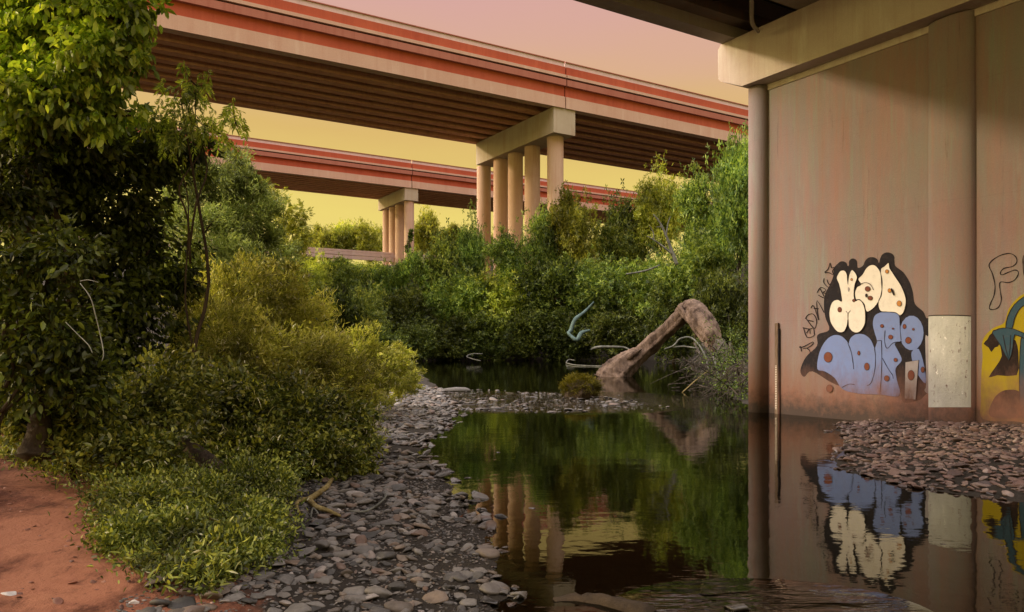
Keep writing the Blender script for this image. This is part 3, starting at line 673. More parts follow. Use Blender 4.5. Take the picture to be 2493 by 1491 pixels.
# --- left bank, near to far
BL = blob
plant('maple_tree', 'tall maple tree with bright sunlit leaves filling the upper left corner', 'tree', onland(-6.6, 9.6),
      [BL(130,20,170,110,9.2), BL(240,120,110,100,8.6), BL(60,170,120,110,9.2), BL(250,-40,130,90,9), BL(20,20,120,120,9.5), BL(150,230,130,70,8.9), BL(60,280,120,80,8.9), BL(250,270,80,60,9.0), BL(300,40,65,55,8.6)],
      17000, .125, 'oval', 'leaf_tall', 11, .16, per=20, spread=.13, droop=.9, outw=.5, shell=.35)
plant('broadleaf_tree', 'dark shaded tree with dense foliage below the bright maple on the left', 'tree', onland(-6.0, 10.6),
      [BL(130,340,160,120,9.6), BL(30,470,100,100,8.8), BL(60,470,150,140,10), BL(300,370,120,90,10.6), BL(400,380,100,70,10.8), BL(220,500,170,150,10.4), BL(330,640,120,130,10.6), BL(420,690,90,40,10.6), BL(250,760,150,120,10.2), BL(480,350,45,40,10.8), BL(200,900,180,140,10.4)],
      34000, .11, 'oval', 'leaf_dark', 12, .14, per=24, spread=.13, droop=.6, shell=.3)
plant('sapling_tree', 'slender sapling with drooping leaflets against the yellow sky', 'tree', onland(-4.2, 10.2),
      [BL(440,240,50,50,9.6), BL(480,200,35,35,9.6), BL(400,300,45,45,9.7), BL(500,300,45,35,9.6), BL(575,290,22,40,9.6), BL(535,320,25,18,9.6), BL(440,330,60,50,9.7)],
      330, .20, 'sprig', 'leaf_tall', 13, .035, per=4, spread=.3, droop=1.3, outw=.3, shell=.1, nb=3)
plant('locust_tree', 'thin young tree with feathery leaflets rising against yellow sky beside the far overpass', 'tree', onland(-7.0, 24.0),
      [BL(690,520,22,45,22), BL(730,530,18,30,22), BL(705,590,45,40,22), BL(735,570,18,30,22), BL(655,480,20,28,22)],
      900, .24, 'sprig', 'leaf_farlit', 14, .05, per=4, spread=.3, droop=.5, outw=.8, shell=.1, nb=3)
plant('grey_willow_tree', 'pale grey-green willow tree behind the golden bush in the left middle', 'tree', onland(-8.2, 17.5),
      [BL(520,470,100,90,16.5), BL(600,540,90,100,16.5), BL(650,630,85,100,16.5), BL(470,590,110,110,15.5), BL(560,660,120,70,15.5), BL(460,440,70,50,16), BL(600,450,40,35,16.5)],
      42000, .11, 'lance', 'leaf_pale', 15, .12, per=40, spread=.10, droop=.1, up=.3, shell=.5)
plant('conifer_tree', 'small dark pointed evergreen tips in front of the far overpass', 'tree', onland(-13, 34),
      [BL(565,400,14,36,33), BL(595,420,16,40,33), BL(645,465,10,22,33), BL(560,450,30,40,33)], 2600, .22, 'lance', 'leaf_far', 16, .1, per=16, spread=.3, shell=.1)
plant('golden_bush', 'big golden-green feathery bush sweeping down to the gravel bar', 'bush', onland(-4.6, 12.3),
      [BL(560,740,130,90,12.2), BL(660,760,110,90,12.5), BL(740,830,110,95,13), BL(520,850,130,120,11), BL(640,900,160,120,11.4), BL(780,930,120,90,12.4), BL(700,690,50,50,12.6)],
      60000, .085, 'lance', 'leaf_gold', 17, .06, per=44, spread=.10, droop=-.1, up=.25, shell=.5)
plant('golden_bush', 'pale yellow tip of brush leaning over the creek at the bend', 'bush', onland(-3.6, 19.5),
      [BL(860,880,80,70,17.5), BL(920,900,75,55,19), BL(975,925,48,38,20.5), BL(880,960,60,45,17)],
      26000, .12, 'lance', 'leaf_gold', 18, .05, per=44, spread=.10, droop=-.1, up=.25, shell=.45)
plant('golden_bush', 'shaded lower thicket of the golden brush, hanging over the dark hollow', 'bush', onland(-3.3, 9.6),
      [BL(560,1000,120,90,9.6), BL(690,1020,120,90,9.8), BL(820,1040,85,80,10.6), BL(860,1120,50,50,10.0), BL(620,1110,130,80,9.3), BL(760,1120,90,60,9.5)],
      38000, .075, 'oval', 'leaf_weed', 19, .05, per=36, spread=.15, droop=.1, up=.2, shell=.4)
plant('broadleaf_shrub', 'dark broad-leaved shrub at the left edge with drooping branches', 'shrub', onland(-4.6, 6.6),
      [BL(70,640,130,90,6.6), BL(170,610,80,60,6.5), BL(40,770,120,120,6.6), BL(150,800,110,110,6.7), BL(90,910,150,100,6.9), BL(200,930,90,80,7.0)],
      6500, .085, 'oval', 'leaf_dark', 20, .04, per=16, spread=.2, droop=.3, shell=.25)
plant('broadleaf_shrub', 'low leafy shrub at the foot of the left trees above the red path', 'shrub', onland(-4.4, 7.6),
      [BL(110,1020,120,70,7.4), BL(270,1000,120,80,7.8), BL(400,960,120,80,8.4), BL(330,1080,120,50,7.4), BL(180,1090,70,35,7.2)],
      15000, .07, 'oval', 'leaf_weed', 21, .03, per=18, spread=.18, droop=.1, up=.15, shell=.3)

# arching pale grass plumes growing through the golden brush
plume = leafmat('leaf_plume', (.30, .30, .10), (.48, .46, .18), (.85, .84, .60), .35, .05)
for bush in [o for o in COL.objects if o.name.startswith('golden_bush')]:
    rg = np.random.default_rng(len(bush.name)+3); fm = [c for c in bush.children if c.name.startswith('foliage')][0].data
    co = np.empty(len(fm.vertices)*3, np.float32); fm.vertices.foreach_get('co', co); co = co.reshape(-1, 3)
    nb_ = 900; pv, pf = [], []
    for i, q in enumerate(co[rg.choice(len(co), nb_)]):
        az = rg.uniform(0, 6.28); L = rg.uniform(.10, .26)*(1.7 if rg.uniform() < .1 else 1); d = np.array([math.cos(az), math.sin(az), 0]); w = np.cross(d, UP)*.008
        c = [q+np.array([0, -.04, .02])+d*L*t*.8+UP*L*(t*1.1-t*t*1.1) for t in np.linspace(0, 1, 6)]
        pv += [x for k, e in enumerate(c) for x in (e-w*(1-k/6), e+w*(1-k/6))]; pf += [(12*i+2*k, 12*i+2*k+1, 12*i+2*k+3, 12*i+2*k+2) for k in range(5)]
    put('grass_plumes', mesh_data('grass_plumes', np.array(pv), np.array(pf), plume), bush)
# seedling with dark leaves in front of the gold brush
b0 = gl(925, 1095, .1); r = empty('dark_seedling', b0, 'thin dark seedling with drooping leaves at the gravel edge in front of golden brush', 'plant')
st = [b0, P(912,1040,b0[1]), P(900,980,b0[1]), P(880,945,b0[1])]
MB().tube(spline(st, 5), list(np.linspace(.012, .004, 16)), 6).build('stem', M['bark'], r, b0)
rng = np.random.default_rng(5); ps = []; td = []
for (u, v) in ((880,945),(870,950),(860,965),(852,985),(880,965),(898,950),(905,965),(862,1010),(850,1000),(868,1025),(905,990),(893,980),(915,1000),(845,960)):
    ps.append(P(u, v, b0[1])); td.append((random.uniform(-.6, .6), random.uniform(-.3, .3), -1))
V, Fc = scatter('oval', np.array(ps), np.array(td, float), np.full(len(ps), .19), rng)
put('leaves', mesh_data('leaves', V-b0, Fc, M['leaf_dark']), r)

# undergrowth on the near left bank: nobody could count it
rng = np.random.default_rng(31); Vs, Fs, off = [], [], 0
def addm(v, f):
    global off
    Vs.append(v); Fs.append(f+off); off += len(v)
WE = np.array([(0,1125),(100,1140),(175,1190),(215,1240),(255,1330),(330,1395),(430,1425),(500,1470),(545,1450),(560,1395),(660,1375),(700,1320),(705,1260),(700,1200),(790,1150),(900,1110),(930,1090),(935,1040),(920,980),(300,960),(0,1000)], float)
pts = []
while len(pts) < 5200:
    u, v = rng.uniform(0, 940), rng.uniform(960, 1480)
    if sdist(np.array(u), np.array(v), WE) > 6-46*rng.uniform()**4:
        p = gl(u, v, .4)
        if rng.uniform() < min(1, (p[1]/9)**2+.15): pts.append(p)
pts = np.array(pts)
hn = .5+.5*np.sin(pts[:, 0]*3.1+1+np.sin(pts[:, 1]*2))*np.sin(pts[:, 1]*2.7+.5+np.sin(pts[:, 0]*3))
hgt = .02+.38*hn**2+.07*rng.uniform(size=len(pts))
edge = np.array([1.0 for p in pts])
for k in range(13):
    q = pts+np.stack([rng.normal(size=len(pts))*.075, rng.normal(size=len(pts))*.075, hgt*rng.uniform(.1, 1.25, len(pts))], 1)
    t_ = rng.normal(size=q.shape)*.7; t_[:, 2] += .35
    addm(*scatter('oval' if k % 3 else 'lance', q, t_, rng.uniform(.018, .05, len(q))*(1.0 if k % 3 else 1.7), rng))
for (u, v, ru, rv, Y) in ((330,1215,70,60,6.6),(430,1290,75,60,6.0),(560,1330,70,45,5.7),(620,1255,75,50,6.6),(500,1200,80,60,7.0),(390,1150,80,60,7.4),(660,1180,60,45,7.9),(300,1300,50,45,5.7),(540,1400,40,35,5.3),(590,1160,90,55,7.8),(620,1330,50,35,6.0)):
    v_, f_ = crown([blob(u, v, ru, rv, Y)], 2300, .042, 'oval', rng, per=14, spread=.16, shell=.2, droop=-.1, up=.35, outw=.7)
    addm(v_, f_)
# arching grass blades
sel = pts[rng.choice(len(pts), 1500)]
for p in sel:
    az = rng.uniform(0, 6.28); L = rng.uniform(.12, .34) if rng.uniform() < .93 else rng.uniform(.35, .55); d = np.array([math.cos(az), math.sin(az), 0]); w = np.cross(d, UP)*rng.uniform(.002, .0045)
    c = [p+d*L*t*t*.9+UP*L*(t*1.3-t*t*.75) for t in np.linspace(0, 1, 7)]
    v = np.array([x for i, q in enumerate(c) for x in (q-w*(1-i/7), q+w*(1-i/7))])
    addm(v, np.array([(2*i, 2*i+1, 2*i+3, 2*i+2) for i in range(6)]))
ug = put('undergrowth', mesh_data('undergrowth', np.concatenate(Vs), np.concatenate(Fs), M['leaf_weed']))
tag(ug, 'low green weeds and grass between the red path and the gravel', 'undergrowth', None, 'stuff')

# --- far bank: each tree a thing, a few shared crowns
SH = {}
def shared(i, mat, kind='clump', n=6500, leaf=.075):
    key = (i, mat, kind)
    if key not in SH:
        rng = np.random.default_rng(100+i)
        bl = [((0, 0, 0), (.72, .72, .75))]
        for k in range(5):
            a = rng.uniform(0, 6.28); bl.append(((math.cos(a)*.5, math.sin(a)*.5, rng.uniform(-.45, .55)), (rng.uniform(.32, .5),)*2+(rng.uniform(.3, .5),)))
        V, Fc = crown(bl, n, leaf, kind, rng, per=20, spread=.2, shell=.5, droop=.0, up=.2, lump=.25)
        b = MB(); limbs(b, (0, 0, -1.3), [q[0] for q in bl], .035)
        SH[key] = (mesh_data('crown', V, Fc, M[mat]), mesh_data('trunk', b.V, b.F, M['bark_far'], smooth=True))
    return SH[key]
def fartree(u, vt, vb, ru, Y, mat, i, label, cat='tree', name='bank_tree', group=None, **kw):
    ct, cb = P(u, vt, Y), P(u, vb, Y); zr = (ct[2]-cb[2])/2/.98; a = ru*Y/F
    zc_ = (ct[2]+cb[2])/2; base = np.array([ct[0], Y, min(float(land(ct[0], Y)), zc_)])
    r = empty(name, base, label, cat, group); cm, tm = shared(i % 5, mat, **kw)
    for nm, md in (('crown' if cat == 'tree' else 'foliage', cm), ('trunk' if cat == 'tree' else 'stems', tm)):
        o = put(nm, md, r, (0, 0, zc_-base[2])); o.scale = (a, a*.9, zr)
        o.rotation_euler = (0, 0, i*1.37)
    return r
FG = 'overlapping trees and bushes of the far bank'
# (u, v top, v bottom, half width, depth, material, label)
far = [
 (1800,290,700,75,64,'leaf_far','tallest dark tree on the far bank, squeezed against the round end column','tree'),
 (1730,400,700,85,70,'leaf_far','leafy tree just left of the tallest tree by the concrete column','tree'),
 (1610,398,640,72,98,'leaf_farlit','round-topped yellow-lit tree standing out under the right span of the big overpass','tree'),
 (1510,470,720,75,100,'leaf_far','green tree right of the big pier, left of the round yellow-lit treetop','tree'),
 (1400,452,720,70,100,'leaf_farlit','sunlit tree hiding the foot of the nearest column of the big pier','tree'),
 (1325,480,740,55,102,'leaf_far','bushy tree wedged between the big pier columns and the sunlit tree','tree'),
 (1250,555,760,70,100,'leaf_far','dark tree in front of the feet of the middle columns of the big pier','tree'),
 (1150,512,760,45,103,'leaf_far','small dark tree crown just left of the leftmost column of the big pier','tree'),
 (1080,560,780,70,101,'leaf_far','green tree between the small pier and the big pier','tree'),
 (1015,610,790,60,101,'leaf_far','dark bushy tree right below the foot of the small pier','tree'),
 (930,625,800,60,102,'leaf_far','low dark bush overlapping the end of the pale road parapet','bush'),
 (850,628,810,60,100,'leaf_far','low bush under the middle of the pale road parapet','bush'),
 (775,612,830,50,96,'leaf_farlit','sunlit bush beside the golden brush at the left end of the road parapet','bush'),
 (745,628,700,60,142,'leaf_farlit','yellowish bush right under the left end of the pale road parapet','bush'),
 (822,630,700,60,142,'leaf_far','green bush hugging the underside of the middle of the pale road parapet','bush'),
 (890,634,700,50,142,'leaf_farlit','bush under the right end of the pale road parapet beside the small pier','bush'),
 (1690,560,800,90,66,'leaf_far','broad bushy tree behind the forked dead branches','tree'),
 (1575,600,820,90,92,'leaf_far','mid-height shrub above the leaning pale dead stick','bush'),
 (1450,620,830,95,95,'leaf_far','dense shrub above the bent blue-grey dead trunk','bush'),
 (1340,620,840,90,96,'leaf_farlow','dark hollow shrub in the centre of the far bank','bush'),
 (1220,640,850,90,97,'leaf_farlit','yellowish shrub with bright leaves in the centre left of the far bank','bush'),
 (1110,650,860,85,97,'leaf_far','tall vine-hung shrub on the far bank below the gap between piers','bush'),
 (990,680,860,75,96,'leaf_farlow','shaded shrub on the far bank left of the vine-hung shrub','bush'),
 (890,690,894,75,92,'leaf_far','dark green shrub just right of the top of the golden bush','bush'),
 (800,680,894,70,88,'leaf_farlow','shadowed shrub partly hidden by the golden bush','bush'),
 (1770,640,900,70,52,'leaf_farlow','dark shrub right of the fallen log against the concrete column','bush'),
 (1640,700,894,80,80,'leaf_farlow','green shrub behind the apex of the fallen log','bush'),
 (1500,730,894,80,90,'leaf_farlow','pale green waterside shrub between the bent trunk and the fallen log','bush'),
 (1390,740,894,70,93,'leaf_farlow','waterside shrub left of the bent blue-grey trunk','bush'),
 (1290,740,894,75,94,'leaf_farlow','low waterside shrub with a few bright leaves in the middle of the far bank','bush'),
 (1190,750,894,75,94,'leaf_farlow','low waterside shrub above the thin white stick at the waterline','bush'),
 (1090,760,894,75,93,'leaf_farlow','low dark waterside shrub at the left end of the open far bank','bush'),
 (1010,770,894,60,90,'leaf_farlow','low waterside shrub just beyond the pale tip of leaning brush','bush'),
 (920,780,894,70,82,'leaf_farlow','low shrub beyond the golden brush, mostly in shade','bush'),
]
for i, (u, vt, vb, ru, Y, mt, lb, ct) in enumerate(far):
    fartree(u, vt, vb, ru*1.12, Y, mt, i, lb, ct, 'bank_tree' if ct == 'tree' else 'bank_bush')
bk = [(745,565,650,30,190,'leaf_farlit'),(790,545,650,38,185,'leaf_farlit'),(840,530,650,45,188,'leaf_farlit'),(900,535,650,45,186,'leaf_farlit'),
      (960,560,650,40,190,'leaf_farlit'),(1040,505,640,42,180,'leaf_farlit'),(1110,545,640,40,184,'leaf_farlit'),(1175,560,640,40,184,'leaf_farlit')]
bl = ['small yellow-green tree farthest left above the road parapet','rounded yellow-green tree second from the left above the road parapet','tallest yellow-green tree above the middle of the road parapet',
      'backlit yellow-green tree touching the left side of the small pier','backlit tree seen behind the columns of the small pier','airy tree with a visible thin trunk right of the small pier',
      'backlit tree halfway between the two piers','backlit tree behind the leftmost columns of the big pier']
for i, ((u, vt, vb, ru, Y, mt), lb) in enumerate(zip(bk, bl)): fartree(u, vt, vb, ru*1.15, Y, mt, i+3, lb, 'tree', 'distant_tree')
# vine on the small pier
b0 = P(994, 620, 149); r = empty('vine', b0, 'dark vine climbing the nearest column of the small pier', 'vine')
V, Fc = crown([(P(1000,575,150.5), (.5,.4,1.4)), (P(994,605,150.5), (.6,.4,1.4))], 500, .4, 'clump', np.random.default_rng(3), per=8, shell=.1)
put('leaves', mesh_data('leaves', V-b0, Fc, M['leaf_dark']), r)
MB().tube([b0, P(996,590,150.5), P(1002,568,150.5)], .12, 6).build('stem', M['bark'], r, b0)

# ---------------------------------------------------------------- dead wood
from mathutils import noise as mn
def roughen(o, amp, fr):
    for v in o.data.vertices:
        p = v.co*fr; nz = mn.fractal(Vector((p.x, p.y, p.z*.4)), .6, 2.0, 4); v.co += v.normal*nz*amp
P_ = P
def wood(name, label, cat, pts, rad, mat, jit=.1, n=10, k=6, extra=()):
    P = P_ if pts[0][2] is not None else (lambda u, v, Y: gl(u, v, .25)+UP*(.05 if Y is None else Y))
    P3 = [P(*q) for q in pts]; base = P3[0]; r = empty(name, base, label, cat)
    rr = np.interp(np.linspace(0, 1, (len(P3)-1)*k+1), np.linspace(0, 1, len(rad)), rad)
    o = MB().tube(spline(P3, k), list(rr), n, jit=jit, ridge=.16 if n > 20 else .05).build('stem', M[mat], r, base); shade_smooth_angle(o)
    roughen(o, max(rad)*.10, .8/max(rad))
    for q, rd in extra:
        Q = [P(*x) for x in q]; rr = np.interp(np.linspace(0, 1, (len(Q)-1)*k+1), np.linspace(0, 1, len(rd)), rd)
        o = MB().tube(spline(Q, k), list(rr), n, jit=jit).build('branch', M[mat], r, base); shade_smooth_angle(o)
    return r
wood('fallen_log', 'huge reddish-brown broken log leaning up out of the water before the far bank', 'log',
     [(1490,935,44),(1508,905,44),(1560,862,44),(1610,818,43.6),(1650,782,43),(1672,755,42.6),(1684,741,42.4)], [1.0,.82,.50,.42,.38,.42,.22], 'log', .06, 30, 14,
     extra=[([(1512,890,44),(1535,868,43.6),(1562,850,43.5)], [.12,.16,.05]), ([(1640,800,43),(1655,786,42.8),(1664,783,42.7)], [.10,.07,.04])])
sp_ = [([(1660+random.uniform(-8,14),750+random.uniform(-6,12),42),(1700+random.uniform(-14,14),800,41),(1748+random.uniform(-26,22),850+random.uniform(-28,18),39.7)], [.10,.13,.03]) for _ in range(9)]
wood('broken_trunk', 'thick pale splintered trunk section falling right from the apex of the log', 'log',
     [(1664,752,42.2),(1686,752,42),(1710,785,41),(1734,820,40.2),(1750,846,39.7)], [.28,.52,.60,.50,.12], 'log', .05, 30, 12, extra=sp_)
rt_ = []
for _ in range(16):
    a_, b_ = random.uniform(1690, 1780), random.uniform(835, 880); rt_.append(([(a_,b_,38),(a_+random.uniform(-30,30),b_+random.uniform(15,40),37),(a_+random.uniform(-45,45),b_+random.uniform(40,85),36)], [.05,.035,.012]))
wood('root_mass', 'dark tangled roots hanging from the low end of the splintered trunk to the water', 'roots',
     [(1752,838,39.5),(1766,862,38.5),(1772,890,37.5)], [.35,.22,.05], 'twig', .2, 12, 4, extra=rt_)
wood('bent_trunk', 'bent blue-grey dead trunk hooking out of the bushes left of the log', 'dead tree',
     [(1446,735,72),(1425,758,72),(1400,778,71),(1390,805,71),(1384,812,70.5),(1404,828,70),(1415,812,70.4),(1436,804,71)], [.07,.13,.18,.20,.13,.19,.20,.08], 'log_blue', .14, 10, 4)
wood('pale_log', 'slim pale log lying level on the far bank just left of the fallen log', 'log',
     [(1438,852,60),(1455,846,60),(1500,845,60),(1525,848,60),(1540,858,59)], [.05,.11,.09,.08,.03], 'log_pale')
wood('dead_branch', 'forked bare grey branches sticking up through the right side of the far bank foliage', 'branch',
     [(1648,645,60),(1635,610,60),(1622,575,60),(1605,540,60),(1590,522,60)], [.16,.13,.1,.07,.03], 'log_pale', .05, 8, 5,
     extra=[([(1622,575,60),(1626,545,60),(1632,528,60)], [.06,.03]), ([(1638,620,60),(1600,590,60),(1575,575,60)], [.1,.03]), ([(1612,553,60),(1598,553,60)], [.05,.02]), ([(1592,582,60),(1590,565,60),(1580,548,60)], [.05,.02])])
wood('dead_stick', 'straight pale stick slanting across the foliage below the forked branches', 'branch', [(1524,668,62),(1570,660,62),(1606,646,62)], [.06,.07,.05], 'log_pale')
wood('waterline_stick', 'thin curled whitish stick floating along the far waterline', 'branch',
     [(1175,862,85),(1150,862,85),(1136,868,84),(1150,874,78),(1170,879,76)], [.05,.05,.04,.03], 'log_pale')
wood('floating_branch', 'long thin pale branch lying flat in the water left of the log foot', 'branch',
     [(1378,884,75),(1385,876,76),(1400,878,75)], [.05,.05,.03], 'log_pale', extra=[([(1378,884,75),(1400,889,68),(1440,891,66),(1476,892,65)], [.05,.04,.04])])
wood('root_arch', 'white arching roots springing from under the splintered trunk', 'root',
     [(1618,850,36),(1640,842,36),(1655,826,36),(1680,822,36),(1700,838,35.5),(1716,866,35),(1726,905,34.5)], [.03,.04,.045,.04,.04,.035,.02], 'log_pale', .06, 8, 5,
     extra=[([(1640,846,36),(1665,844,36),(1695,848,35.6)], [.035,.04,.03]), ([(1736,870,34),(1745,895,33),(1748,915,32),(1740,930,31)], [.04,.04,.02]), ([(1770,890,32),(1760,915,31),(1745,928,31)], [.03,.03,.02])])
# brush pile at the water's edge by the column
bp = np.array([7.6, 27.5, .1]); r = empty('brush_pile', bp, 'tangled dark brush pile of twigs at the water edge left of the round column', 'brush pile')
tb = MB(); rng = np.random.default_rng(44)
for i in range(170):
    a = np.array([rng.uniform(7.0, 9.6), rng.uniform(24.5, 33), 0]); k = a[1]
    if a[0]/a[1] > .325: a[0] = a[1]*.3
    a[2] = rng.uniform(0, 1.3); d = rng.normal(size=3)*[.8, .6, .55]; d[2] -= .2; L = rng.uniform(.5, 1.6)
    e = a+d*L; e[2] = max(e[2], -.05); m_ = (a+e)/2+rng.normal(size=3)*.18
    tb.tube(spline([a, m_, e], 4), list(np.linspace(rng.uniform(.012, .03), .006, 9)), 5)
tb.build('twigs', M['twig'], r, bp)
V, Fc = crown([(np.array([8.6,29.5,.8]), (1.4,2.2,1.0)), (np.array([7.6,25.8,.35]), (.7,1.4,.55)), (np.array([9.6,33,1.4]), (1.3,2,1.4))], 3600, .10, 'oval', rng, per=14, shell=.2)
put('foliage', mesh_data('foliage', V-bp, Fc, M['leaf_farlow']), r)
wood('leaning_stick', 'straight thin stick poking from the brush pile down into the water', 'branch', [(1660,957,29),(1690,930,29.5),(1722,904,30)], [.02,.025,.02], 'branch')
# near left bank wood
b0 = gl(740, 1215, .2)
def near(pts, Y): return [(u, v, Y) for u, v in pts]
wood('forked_branch', 'forked yellowish driftwood branch lying at the edge of the weeds and stones', 'branch',
     [(808,1176,None),(795,1196,None),(772,1214,None),(752,1228,None)], [.022,.03,.034,.034], 'branch', .1, 10, 6,
     extra=[([(752,1228,.05),(735,1229,.05),(722,1240,.05),(728,1254,.03)], [.028,.02,.012]), ([(752,1228,.05),(770,1246,.05),(800,1256,.05),(828,1264,.03)], [.03,.025,.012])])
wood('curved_twig', 'small curved pale twig lying on the stones right of the forked branch', 'branch', [(757,1272,None),(762,1250,None),(775,1263,None)], [.006,.01,.006], 'log_pale')
wood('curved_twig', 'bow-shaped grey twig lying on the stones at the edge of the golden brush', 'branch', [(850,1256,None),(885,1258,None),(912,1246,None),(937,1224,None),(938,1211,None)], [.008,.012,.008], 'log_pale')
wood('rotting_log', 'dark rotting log half buried in the weeds of the left bank', 'log', [(440,1075,8.6),(490,1110,8.3),(540,1150,8.0),(585,1185,7.8)], [.07,.085,.08,.05], 'bark', .12, 12)
wood('leaning_branch', 'dark thick stem leaning in the weeds left of the rotting log', 'branch', [(395,1030,8.6),(410,1085,8.2),(428,1140,7.9),(440,1175,7.7)], [.05,.06,.055,.05], 'bark', .1, 10)
wood('tree_stump', 'short dark twin stump beside the red path at the left edge', 'stump', [(75,1115,6.9),(90,1060,7.0),(100,1010,7.1),(95,960,7.2)], [.12,.09,.08,.07], 'bark', .15, 12,
     extra=[([(120,1110,7.0),(115,1060,7.1),(108,1000,7.2)], [.07,.05,.05])])
wood('white_vine', 'pale curved vine stem arching down in the dark hollow at left', 'vine', [(195,690,5.9),(220,725,5.9),(233,770,5.95),(245,820,6.0),(252,860,6.0),(248,880,6.0)], [.003,.004,.004,.004,.002], 'white_stem', .05, 6,
     extra=[([(195,685,5.9),(215,682,5.9),(240,688,5.9)], [.003,.003,.002]), ([(160,785,6),(190,815,6),(215,840,6),(225,860,6)], [.003,.004,.002])])

# grass tuft on the riffle
tc_ = G(1413, 962, .06); tc_[2] = .05; rng = np.random.default_rng(8)
r = empty('grass_tuft', tc_, 'rounded moss-green grass tuft on the stony riffle in mid creek', 'grass tuft')
V, Fc = crown([(tc_+UP*.28, (.68,.5,.42))], 9000, .085, 'lance', rng, per=30, spread=.1, shell=.75, droop=0, up=.3, outw=.9, lump=.05)
put('blades', mesh_data('blades', V-tc_, Fc, M['leaf_moss']), r)
b = MB(); b.tube([tc_-UP*.1, tc_+UP*.1, tc_+UP*.35, tc_+UP*.55], [.55,.55,.45,.1], 14, jit=.1); b.build('root_mat', M['bark'], r, tc_)

# ---------------------------------------------------------------- stones
def ico(sub):
    import bmesh
    bm = bmesh.new(); bmesh.ops.create_icosphere(bm, subdivisions=sub, radius=1)
    V = np.array([v.co[:] for v in bm.verts]); Fc = np.array([[v.index for v in f.verts] for f in bm.faces]); bm.free(); return V, Fc
def stone(V, rng, cuts=9):
    V = V.copy()
    for _ in range(cuts):
        n = rng.normal(size=3); n /= np.linalg.norm(n); d = rng.uniform(.35, .72)
        k = V@n; V -= np.clip(k-d, 0, None)[:, None]*n*.93
    ph = rng.uniform(0, 6, 3)
    V *= (1+.05*np.sin(V[:, :1]*5+ph[0])*np.cos(V[:, 1:2]*6+ph[1]))
    V *= np.array([1, rng.uniform(.55, .9), rng.uniform(.26, .45)])
    return V
I2, I1 = ico(3), ico(2)
rngS = np.random.default_rng(77)
SV2 = [stone(I2[0], rngS) for _ in range(14)]
SV1 = [stone(I1[0], rngS, 5) for _ in range(14)]
def sample(poly, n, rng):
    lo, hi = poly.min(0), poly.max(0); out = []
    while len(out) < n:
        q = rng.uniform(lo, hi, (n*2, 2)); q = q[sdist(q[:, 0], q[:, 1], poly) > 0]; out += list(q)
    return np.array(out[:n])
cand = []   # x, y, size, zone
# zone 0 left gravel bar
q = sample(np.array([(-2.6,4.0),(.75,4.2),(.75,6.0),(.5,8.0),(-.2,10.0),(-1.1,12.5),(-1.2,16),(-.9,20),(-1.6,23),(-2.8,30),(-3.6,32),(-6.0,40),(-6.5,36),(-5.2,28),(-4.2,20),(-3.4,15),(-3.1,12),(-3,9)], float), 7600, rngS)
for x, y in q:
    sl = float(sdist(np.array(x), np.array(y), LEFT))
    lim = 2.1 if y < 6.5 else 1.75
    if sl > lim+.15*rngS.normal(): continue
    if y > 6 and sl < .55 and math.sin(y*2.1)+math.sin(y*5.3+1)*.6 > .55: continue
    if sl < 0 and rngS.uniform() < min(.97, -sl*1.5+.1): continue
    big = rngS.uniform() < .2; s = rngS.uniform(.07, .11)*(1+y*.03) if big else rngS.uniform(.03, .062)*(1+y*.04)
    cand.append((x, y, s, 0))
# zone 1 riffle, zone 2 right bar
for x, y in sample(RIFF, 620, rngS):
    cand.append((x, y, rngS.uniform(.04, .13)*(1.7 if rngS.uniform() < .12 else 1), 1))
for x, y in sample(np.array([(-3.2,19),(0,20.2),(2,20),(4.5,20.8),(5.3,23),(4,28),(0,30.5),(-3,32)], float), 260, rngS):
    cand.append((x, y, rngS.uniform(.05, .11), 1))
RB = np.array([(8.3,18.2),(6.0,18.4),(6.0,15.2),(5.2,13.4),(4.5,11.8),(4.3,10.5),(4.9,9.4),(5.9,8.4),(7.6,7.8),(10,7.5),(12.6,8.5),(12.3,10.2)], float)
for x, y in sample(RB, 4200, rngS):
    sg = float(sdist(np.array(x), np.array(y), RIGHT))
    if sg < 0 and rngS.uniform() < .55: continue
    if np.dot(np.array([x, y, 0])-WO, D) > -.12 or (sg < 0 and x/y < .405) or x/y < .39: continue
    big = rngS.uniform() < .08
    cand.append((x, y, rngS.uniform(.10, .15) if big else rngS.uniform(.035, .085), 2))
hero = [(825,1245,.085,'stone_white','pale squarish stone beside the tip of the forked branch',.5),(322,1468,.055,'stone_white','small white stone on the red path',.7),
        (1103,947,.0,None,None,0),(1216,1102,.07,'stone','flat pinkish stone alone in the pool right of the yellow reflection',.5),(1297,1238,.075,'stone','dark humped stone alone in the water of the lower pool',.6),
        (2297,1448,.045,'stone','small dark stone alone in the water under the whitewash reflection',.6),(2445,1440,.055,'stone_rust','reddish stone alone in the water at the lower right corner',.6),
        (2110,1165,.10,'stone_rust','rounded brown stone at the tip of the right gravel bar',.5),(2290,1040,.26,'stone_rust','largest tan stone on the right gravel bar in front of the pilaster',.55),
        (640,1405,.17,'stone','large flat mauve-grey stone at the edge of the weeds near the path',.5),(975,1130,.20,'stone','big angular grey stone at the waterline left of the yellow reflection',.5),
        (1065,1140,.15,'stone','dark pointed stone jutting into the water at the bend of the gravel',.6),(25,1448,.07,'stone_white','pale rounded stone in the red dirt at the lower left corner',.6),
        (1790,1478,.14,'stone','submerged round boulder in the lower water beside the column reflection',.5)]
for u, v, s, mt, lb, fl in hero:
    if not mt: continue
    p = gl(u, v, .1) if u < 1000 or u > 2050 else G(u, v); z = max(float(land(p[0], p[1])), -.02)
    if u in (2297, 2445, 1216, 1297, 1790): z = -.01
    md = mesh_data('stone', SV2[int(u) % 14]*np.array([1, 1, fl/.45])*s, I2[1], M[mt], smooth=True)
    o = put('stone', md, None, (p[0], p[1], z)); o.rotation_euler = (0, 0, u); tag(o, lb, 'stone')
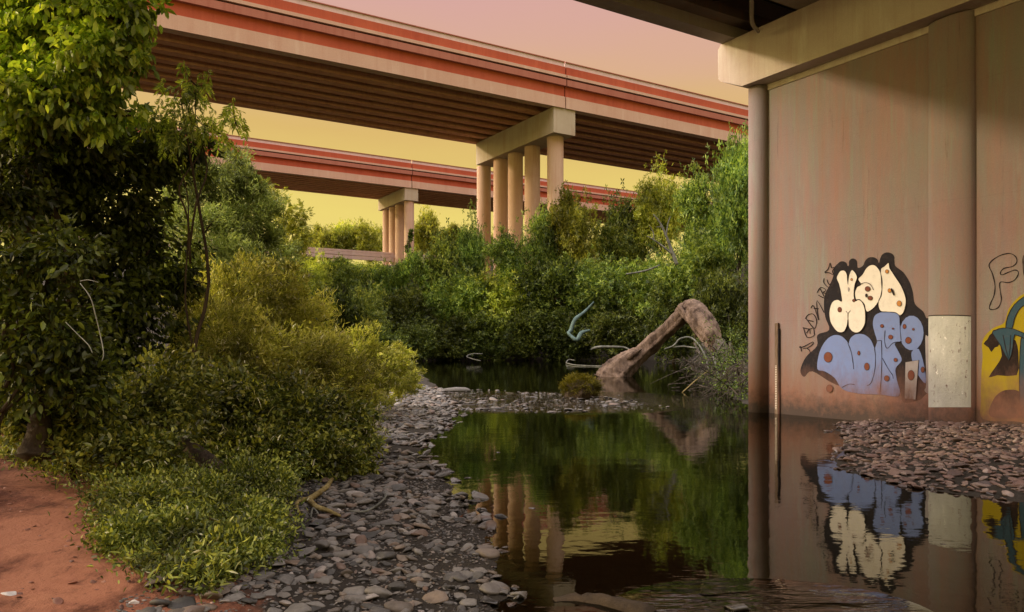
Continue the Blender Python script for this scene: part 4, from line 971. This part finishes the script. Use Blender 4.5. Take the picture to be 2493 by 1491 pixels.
# flat boulder at the head of the riffle and sunken log in the foreground
p = G(1105, 953); md = mesh_data('boulder', SV2[3]*np.array([.68, .35, .5]), I2[1], M['stone'], smooth=True)
tag(put('boulder', md, None, (p[0], p[1], .0)), 'long flat grey boulder at the head of the riffle by the left bank', 'boulder')
p = G(1440, 1470); o = MB().tube(spline([G(1348,1462), G(1400,1458), G(1480,1468), G(1580,1495)], 5), list(np.linspace(.05, .10, 16)), 12, jit=.15).build('sunken_log', M['bark'], None, p)
o.location.z = -.035
shade_smooth_angle(o); tag(o, 'dark sunken log breaking the surface at the bottom centre', 'log')
p = G(2020, 1030)
tag(MB().tube(spline([G(1905,1003)+UP*.03, G(1960,1012)+UP*.03, G(2050,1020)+UP*.02, G(2120,1026)+UP*.03], 5), .022, 8).build('floating_pipe', M['bark'], None, p), 'thin dark pipe lying at the waterline along the foot of the graffiti wall', 'pipe')

for x, y in sample(np.array([(-6.5,3.2),(-1.9,3.2),(-1.6,4.6),(-2.6,5.4),(-3.8,7.4),(-7,8.2)], float), 520, rngS):
    cand.append((x, y, rngS.uniform(.010, .028) if rngS.uniform() < .95 else rngS.uniform(.03, .05), 3))
for x, y in sample(np.array([(-2.4,4.0),(.2,4.0),(.25,6),(.2,8),(-.4,10),(-3,10)], float), 7000, rngS):
    sl = float(sdist(np.array(x), np.array(y), LEFT))
    if sl > 2.3 or (sl < 0 and rngS.uniform() < .6): continue
    cand.append((x, y, rngS.uniform(.009, .024), 0))
cand = np.array(cand); cx, cy, cs, cz = cand.T
gz = land(cx, cy); Zs = np.maximum(gz, -.6)+cs*.12
Zs = np.where(cz == 1, np.maximum(Zs, -.03+.02*rngS.normal(size=len(cx))), Zs)
uu = W0/2+cx/cy*F; vv = HZ+(EYE-Zs)/cy*F
vis = (uu > 5) & (uu < 2488) & (vv < 1486) & (Zs+cs*.4 > 0.01) & ~((cz == 0) & (uu < 520))
app = np.where(vis & (cz != 3), cs/cy, 0); order = np.argsort(-app); solo = order[:300]; rest = order[300:]
LBL = {0: ('grey-brown creek stone lying on the left gravel bar', 'stones of the left gravel bar', 'stone'),
       1: ('wet dark stone breaking the surface of the mid-creek riffle', 'stones of the riffle', 'stone'),
       2: ('rusty brown stone lying on the gravel bar below the graffiti wall', 'stones of the right gravel bar', 'stone_rust')}
SM = {(k, mt): mesh_data('stone', SV2[k], I2[1], M[mt], smooth=False) for k in range(14) for mt in ('stone', 'stone_rust')}
for j, i in enumerate(solo):
    lb, gp, mt = LBL[int(cz[i])]
    o = put('stone', SM[(j % 14, mt)], None, (cx[i], cy[i], Zs[i])); o.scale = (cs[i], cs[i], cs[i]*(.6 if cz[i] == 1 else random.uniform(.75, 1.25)))
    o.rotation_euler = (random.uniform(-.25, .25), random.uniform(-.25, .25), random.uniform(0, 6.28)); tag(o, lb, 'stone', gp)
Vs, Fs, off = {0: [], 2: [], 3: []}, {0: [], 2: [], 3: []}, {0: 0, 2: 0, 3: 0}
for i in rest:
    k = int(cz[i]) if cz[i] > 1 else 0; a = rngS.uniform(0, 6.28); c, s = math.cos(a), math.sin(a); v = SV1[i % 14]@np.array([[c, s, 0], [-s, c, 0], [0, 0, 1]])
    tl = rngS.normal(size=2)*.2; v[:, 2] += v[:, 0]*tl[0]+v[:, 1]*tl[1]
    if cz[i] == 1: v[:, 2] *= .55
    Vs[k].append(v*cs[i]+[cx[i], cy[i], Zs[i]]); Fs[k].append(I1[1]+off[k]); off[k] += len(v)
for k, mt, lb in ((0, 'stone', 'small grey stones and pebbles of the left bar and riffle'), (2, 'stone_rust', 'small rusty stones and pebbles of the right gravel bar'), (3, 'clod', 'crumbs of red earth and pebbles strewn over the path')):
    o = put('gravel', mesh_data('gravel', np.concatenate(Vs[k]), np.concatenate(Fs[k]), M[mt])); tag(o, lb, 'gravel', None, 'stuff')
